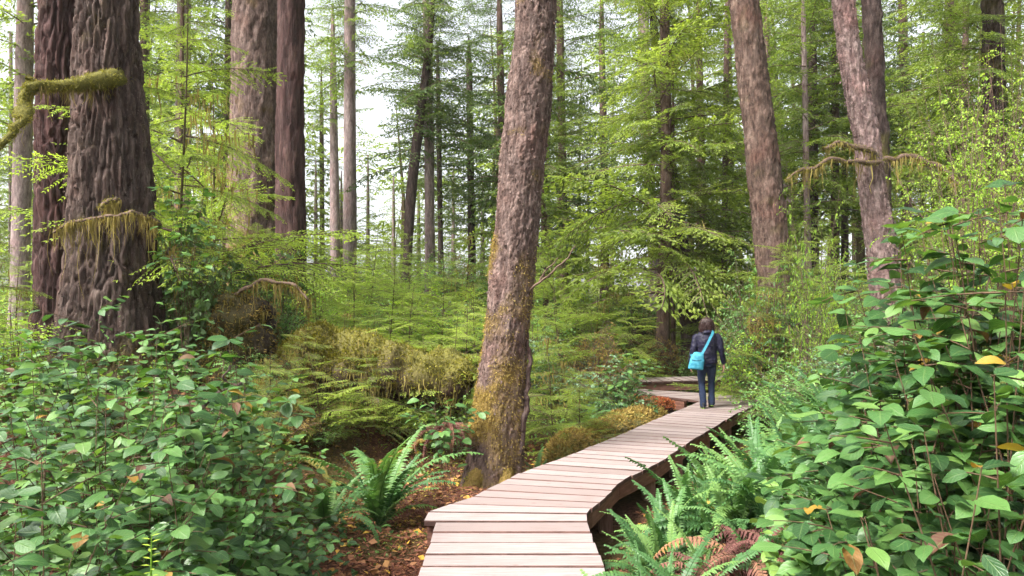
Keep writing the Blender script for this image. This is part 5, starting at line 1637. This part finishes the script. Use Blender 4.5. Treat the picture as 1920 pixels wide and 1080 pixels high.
# ------------------------------------------------------------------ litter, undergrowth, distant wood
r = rg(1001)
n = 15000
yy = r.uniform(2.5, 10.5, n)
xx = np.where(r.random(n) < 0.72, xl(yy) - 0.1 - np.abs(r.normal(0, 1.7, n)), xr(yy) + 0.1 + np.abs(r.normal(0, 1.2, n)))
pp = np.stack([xx, yy, H(xx, yy) + 0.012], 1)
a = r.uniform(0, 6.28, n)
big = r.random(n) < 0.16
L = np.where(big, r.uniform(0.06, 0.12, n), r.uniform(0.02, 0.09, n))
Vb, Fb = blades(pp, np.stack([np.cos(a), np.sin(a), r.normal(0.05, 0.2, n)], 1), np.array([0, 0, 1.0]) + r.normal(0, 0.35, (n, 3)), L, L * np.where(big, 0.6, r.uniform(0.12, 0.4, n)), 0.1)
m = MB()
m.add(Vb, Fb, rnd=np.repeat(np.where(big, r.uniform(0.5, 1, n), r.uniform(0, 0.75, n)), 4))
tag(m.build('leaf_litter', M['litter']), 'fallen brown and yellow leaves and bark chips on the ground', 'litter', kind='stuff')

n = 7000
yy = r.uniform(3.6, 8.2, n)
xx = xl(yy) - 0.02 - np.abs(r.normal(0, 0.75, n))
pp = np.stack([xx, yy, H(xx, yy) + 0.01], 1)
a = r.uniform(0, 6.28, n)
L = r.uniform(0.02, 0.11, n)
Vb, Fb = blades(pp, np.stack([np.cos(a), np.sin(a), r.normal(0.05, 0.22, n)], 1), np.array([0, 0, 1.0]) + r.normal(0, 0.4, (n, 3)), L, 0.006 + 0.016 * r.random(n), 0.05)
m = MB()
m.add(Vb, Fb, rnd=np.repeat(r.uniform(0, 0.7, n), 4))
tag(m.build('bark_chips', M['litter']), 'reddish bark chips strewn beside the near boardwalk', 'bark chips', kind='stuff')

def undergrowth(name, label, n, seed, mat, area, leaf, wr, hgt, keep=0.5):
    r = rg(seed)
    x0, x1, y0, y1 = area
    yy = y0 + (y1 - y0) * r.random(n) ** 1.25
    xx = r.uniform(x0, x1, n) * (0.35 + 0.65 * yy / y1)
    ok = ((xl(yy) - xx > keep) | (xx - xr(yy) > keep)) & (np.abs(xx) < 0.80 * yy + 2.5)
    ok &= ~((yy < 9.3) & (xx < 0.6) & (xx > -4.2))
    ok &= ~((np.abs(xx - 4.5) < 2.6) & (yy > 13.2) & (yy < 18.6))
    xx, yy = xx[ok], yy[ok]
    gz = H(xx, yy)
    cl = fbm(np.stack([xx * 0.8, yy * 0.8, 0 * xx], 1), seed, 3)
    n = len(xx)
    z = gz + hgt * r.random(n) ** 1.2 * np.clip(cl * 2.4 - 0.5, 0.1, 1.4)
    a = r.uniform(0, 6.28, n)
    sc = np.clip(yy / 13, 0.75, 2.4)
    Vb, Fb = blades(np.stack([xx, yy, z], 1), np.stack([np.cos(a), np.sin(a), r.normal(0, 0.45, n)], 1), np.array([0, 0, 1.0]) + r.normal(0, 0.5, (n, 3)), leaf * r.uniform(0.6, 1.4, n) * sc, leaf * wr * sc * r.uniform(0.7, 1.3, n), 0.12)
    m = MB()
    m.add(Vb, Fb, rnd=np.repeat(np.clip(r.normal(0.45, 0.22, n), 0, 1), 4))
    tag(m.build(name, M[mat]), label, 'undergrowth', kind='stuff')

undergrowth('undergrowth', 'mixed green low plants covering the forest floor', 50000, 1101, 'shrub', (-26, 26, 6.5, 40), 0.07, 0.5, 0.75)
undergrowth('undergrowth', 'yellow-green mossy low growth covering the forest floor', 46000, 1102, 'hemlock_young', (-26, 26, 8, 42), 0.085, 0.32, 0.85)

def ground_moss(name, label, n, seed, mat, x0, x1, y0, y1, lo, hi, wd, thr):
    r = rg(seed)
    xx, yy = r.uniform(x0, x1, n), r.uniform(y0, y1, n)
    k = fbm(np.stack([xx * 1.3, yy * 1.3, 0 * xx], 1), seed, 3)
    ok = (k > thr) & ((xl(yy) - xx > 0.25) | (xx - xr(yy) > 0.25))
    xx, yy = xx[ok], yy[ok]
    n = len(xx)
    a = r.uniform(0, 6.28, n)
    Vb, Fb = blades(np.stack([xx, yy, H(xx, yy) - 0.005], 1), np.stack([np.cos(a), np.sin(a), r.uniform(0.1, 1.2, n)], 1), np.array([0, 0, 1.0]) + r.normal(0, 0.6, (n, 3)), r.uniform(lo, hi, n), wd * r.uniform(0.6, 1.4, n), 0.2)
    m = MB()
    m.add(Vb, Fb, rnd=np.repeat(r.random(n), 4))
    tag(m.build(name, M[mat]), label, 'moss', kind='stuff')
ground_moss('moss_carpet', 'olive moss growing in patches over the red earth bank', 26000, 1401, 'moss_brown', -5.5, 0.6, 5.5, 10.5, 0.02, 0.06, 0.016, 0.5)
ground_moss('low_plants', 'dark low plants filling the ground under the glossy shrubs', 16000, 1403, 'shrub', -4.8, -1.7, 1.5, 6.6, 0.04, 0.10, 0.035, 0.35)
ground_moss('ground_plants', 'scattered tiny green plants on the red earth bank', 5000, 1402, 'shrub', -5.5, 0.6, 5.8, 10.5, 0.03, 0.08, 0.03, 0.55)

def wood(name, label, n, seed, d0, d1, gap=None):
    """a far wood: trunks and sparse boughs, read only as a mass"""
    r = rg(seed)
    far = [make_bough(160 + k, 0.33, 0.27, 0.33, 0.115, 0.22 + 0.07 * k, side_wood=False) for k in range(3)]
    fo, tk = MB(), MB()
    for k in range(n):
        y = r.uniform(d0, d1)
        x = r.uniform(-0.85, 0.85) * y
        px = 960 + x / y * FPX
        thin = 570 < px < 790
        short = thin and r.random() < 0.75
        g0 = Hs(x, y) - 0.2
        h = r.uniform(6, 10) if short else r.uniform(13, 24)
        V, F = tube([[x, y, g0], [x + r.normal(0, 0.3), y, g0 + h * 0.5], [x + r.normal(0, 0.4), y, g0 + h]], [(0.08 if short else r.uniform(0.12, 0.32)), 0.05 if short else 0.12, 0.02], 7)
        tk.add(V, F, moss=0.2)
        nb = int(h * (3.2 if short else (1.5 if thin else 2.4)))
        zb = r.uniform(0.2, 0.8) if short else r.uniform(1.0, 5.0) + (5 if thin else 0)
        for j in range(nb):
            f = j / nb
            place_bough(fo, far[r.integers(3)], np.array([x, y, g0 + zb + (h - zb) * f]), r.uniform(0, 6.28), r.normal(0.08, 0.15), ((2.4 if short else 3.4) * (1 - 0.75 * f)) * r.uniform(0.6, 1.15), r)
    t = tag(fo.build(name, [M['hemlock'], M['twig']]), label, 'forest', kind='stuff')
    q = tk.mesh('trunks', M['bark_brown'])
    link('trunks', q, t)
wood('distant_forest', 'far mass of conifers closing the view behind the nearer trunks', 84, 1201, 33, 64)
r = rg(1301)
GAPS = [(-200, 'the picture edge'), (60, 'the dark reddish trunk'), (215, 'the huge furrowed trunk'), (345, 'the faded grey trunk'), (480, 'the thick mossy trunk'), (545, 'the narrow dark reddish trunk'),
        (656, 'the slender pale trunk'), (785, 'the black leaning trunk'), (978, 'the leaning flaky trunk'), (1125, 'the far thin trunk'), (1248, 'the brown trunk behind the walker'), (1425, 'the bending trunk'),
        (1628, 'the pinkish spotted trunk'), (1780, 'the tall huckleberry'), (1865, 'the dim brown trunk'), (2200, 'the picture edge')]
spots = []
for k in range(400):
    px, d = r.uniform(-40, 1960), r.uniform(19, 33)
    if 550 < px < 800 or 1270 < px < 1345 or any(abs(px - a) < 70 for a, b in spots):
        continue
    spots.append((px, d))
    if len(spots) == 11:
        break
spots.sort()
bygap = {}
for px, d in spots:
    gi = max(i for i in range(len(GAPS)) if GAPS[i][0] <= px)
    bygap.setdefault(gi, []).append((d, px))
k = 0
for gi, lst in bygap.items():
    lst.sort()
    for q, (d, px) in enumerate(lst):
        rank = '' if len(lst) == 1 else ('nearer ' if q == 0 else ('farther ' if q == len(lst) - 1 else 'middle '))
        lab = '%sslender hemlock between %s and %s' % (rank, GAPS[gi][1], GAPS[gi + 1][1])
        w = r.uniform(0.10, 0.22) * FPX / d
        tree([(px + r.normal(0, 8), 60, w * 0.8), (px, 420, w)], d, lab, 'bark_brown' if k % 3 else 'bark_pale',
             crown=['tall_a', 'tall_b', 'tall_d', 'tall_b'][k % 4], ztop=r.uniform(11, 15), seed=900 + k, coff=r.uniform(-1.6, 0.6), cs=r.uniform(0.7, 0.95), nz=30, na=14, name='hemlock_tree')
        k += 1


CROWN['far_low'] = crown_mesh('crown', [make_bough(170 + k, 0.27, 0.21, 0.28, 0.105, 0.2 + 0.08 * k, side_wood=False) for k in range(3)], 0.4, 9.0, lambda f: 2.5 * (1 - f * 0.8), 76, 31, 'hemlock', 0.05)
for k, (px, yt, d, lab) in enumerate([(592, 300, 37, 'far low hemlock closing the gap beside the narrow dark reddish trunk'), (690, 290, 39, 'far low hemlock in the open gap past the slender pale trunk'),
                                      (738, 330, 35, 'far low hemlock in the open gap near the black leaning trunk'), (640, 320, 42, 'farthest low hemlock right behind the slender pale trunk'),
                                      (850, 300, 38, 'far low hemlock past the very thin dark stem'), (905, 330, 36, 'far low hemlock glimpsed right beside the leaning flaky trunk'),
                                      (785, 350, 44, 'far low hemlock between the black leaning and the pinkish thin trunk')]):
    b = P(px, yt, d)
    g0 = Hs(b[0], d)
    tree([(px, 440, 7), (px, 500, 9)], d, lab, 'bark_pale', crown='far_low', ztop=b[2], seed=960 + k, coff=0.2, cs=(b[2] - g0) / 9.3, nz=30, na=12, name='hemlock_tree')

# ------------------------------------------------------------------ moist forest air
m, nt, N, L = newmat('air')
out = N.new('ShaderNodeOutputMaterial')
pv_ = N.new('ShaderNodeVolumePrincipled')
pv_.inputs['Color'].default_value = (0.95, 0.97, 0.96, 1)
pv_.inputs['Density'].default_value = 0.0004
pv_.inputs['Anisotropy'].default_value = 0.1
L.new(pv_.outputs[0], out.inputs['Volume'])
hz = MB()
V, F = box((0, 72, 24), (350, 420, 54))
hz.add(V, F)
tag(hz.build('haze', m), 'thin pale haze in the forest air', 'haze', kind='stuff')
SC.cycles.volume_bounces = 1
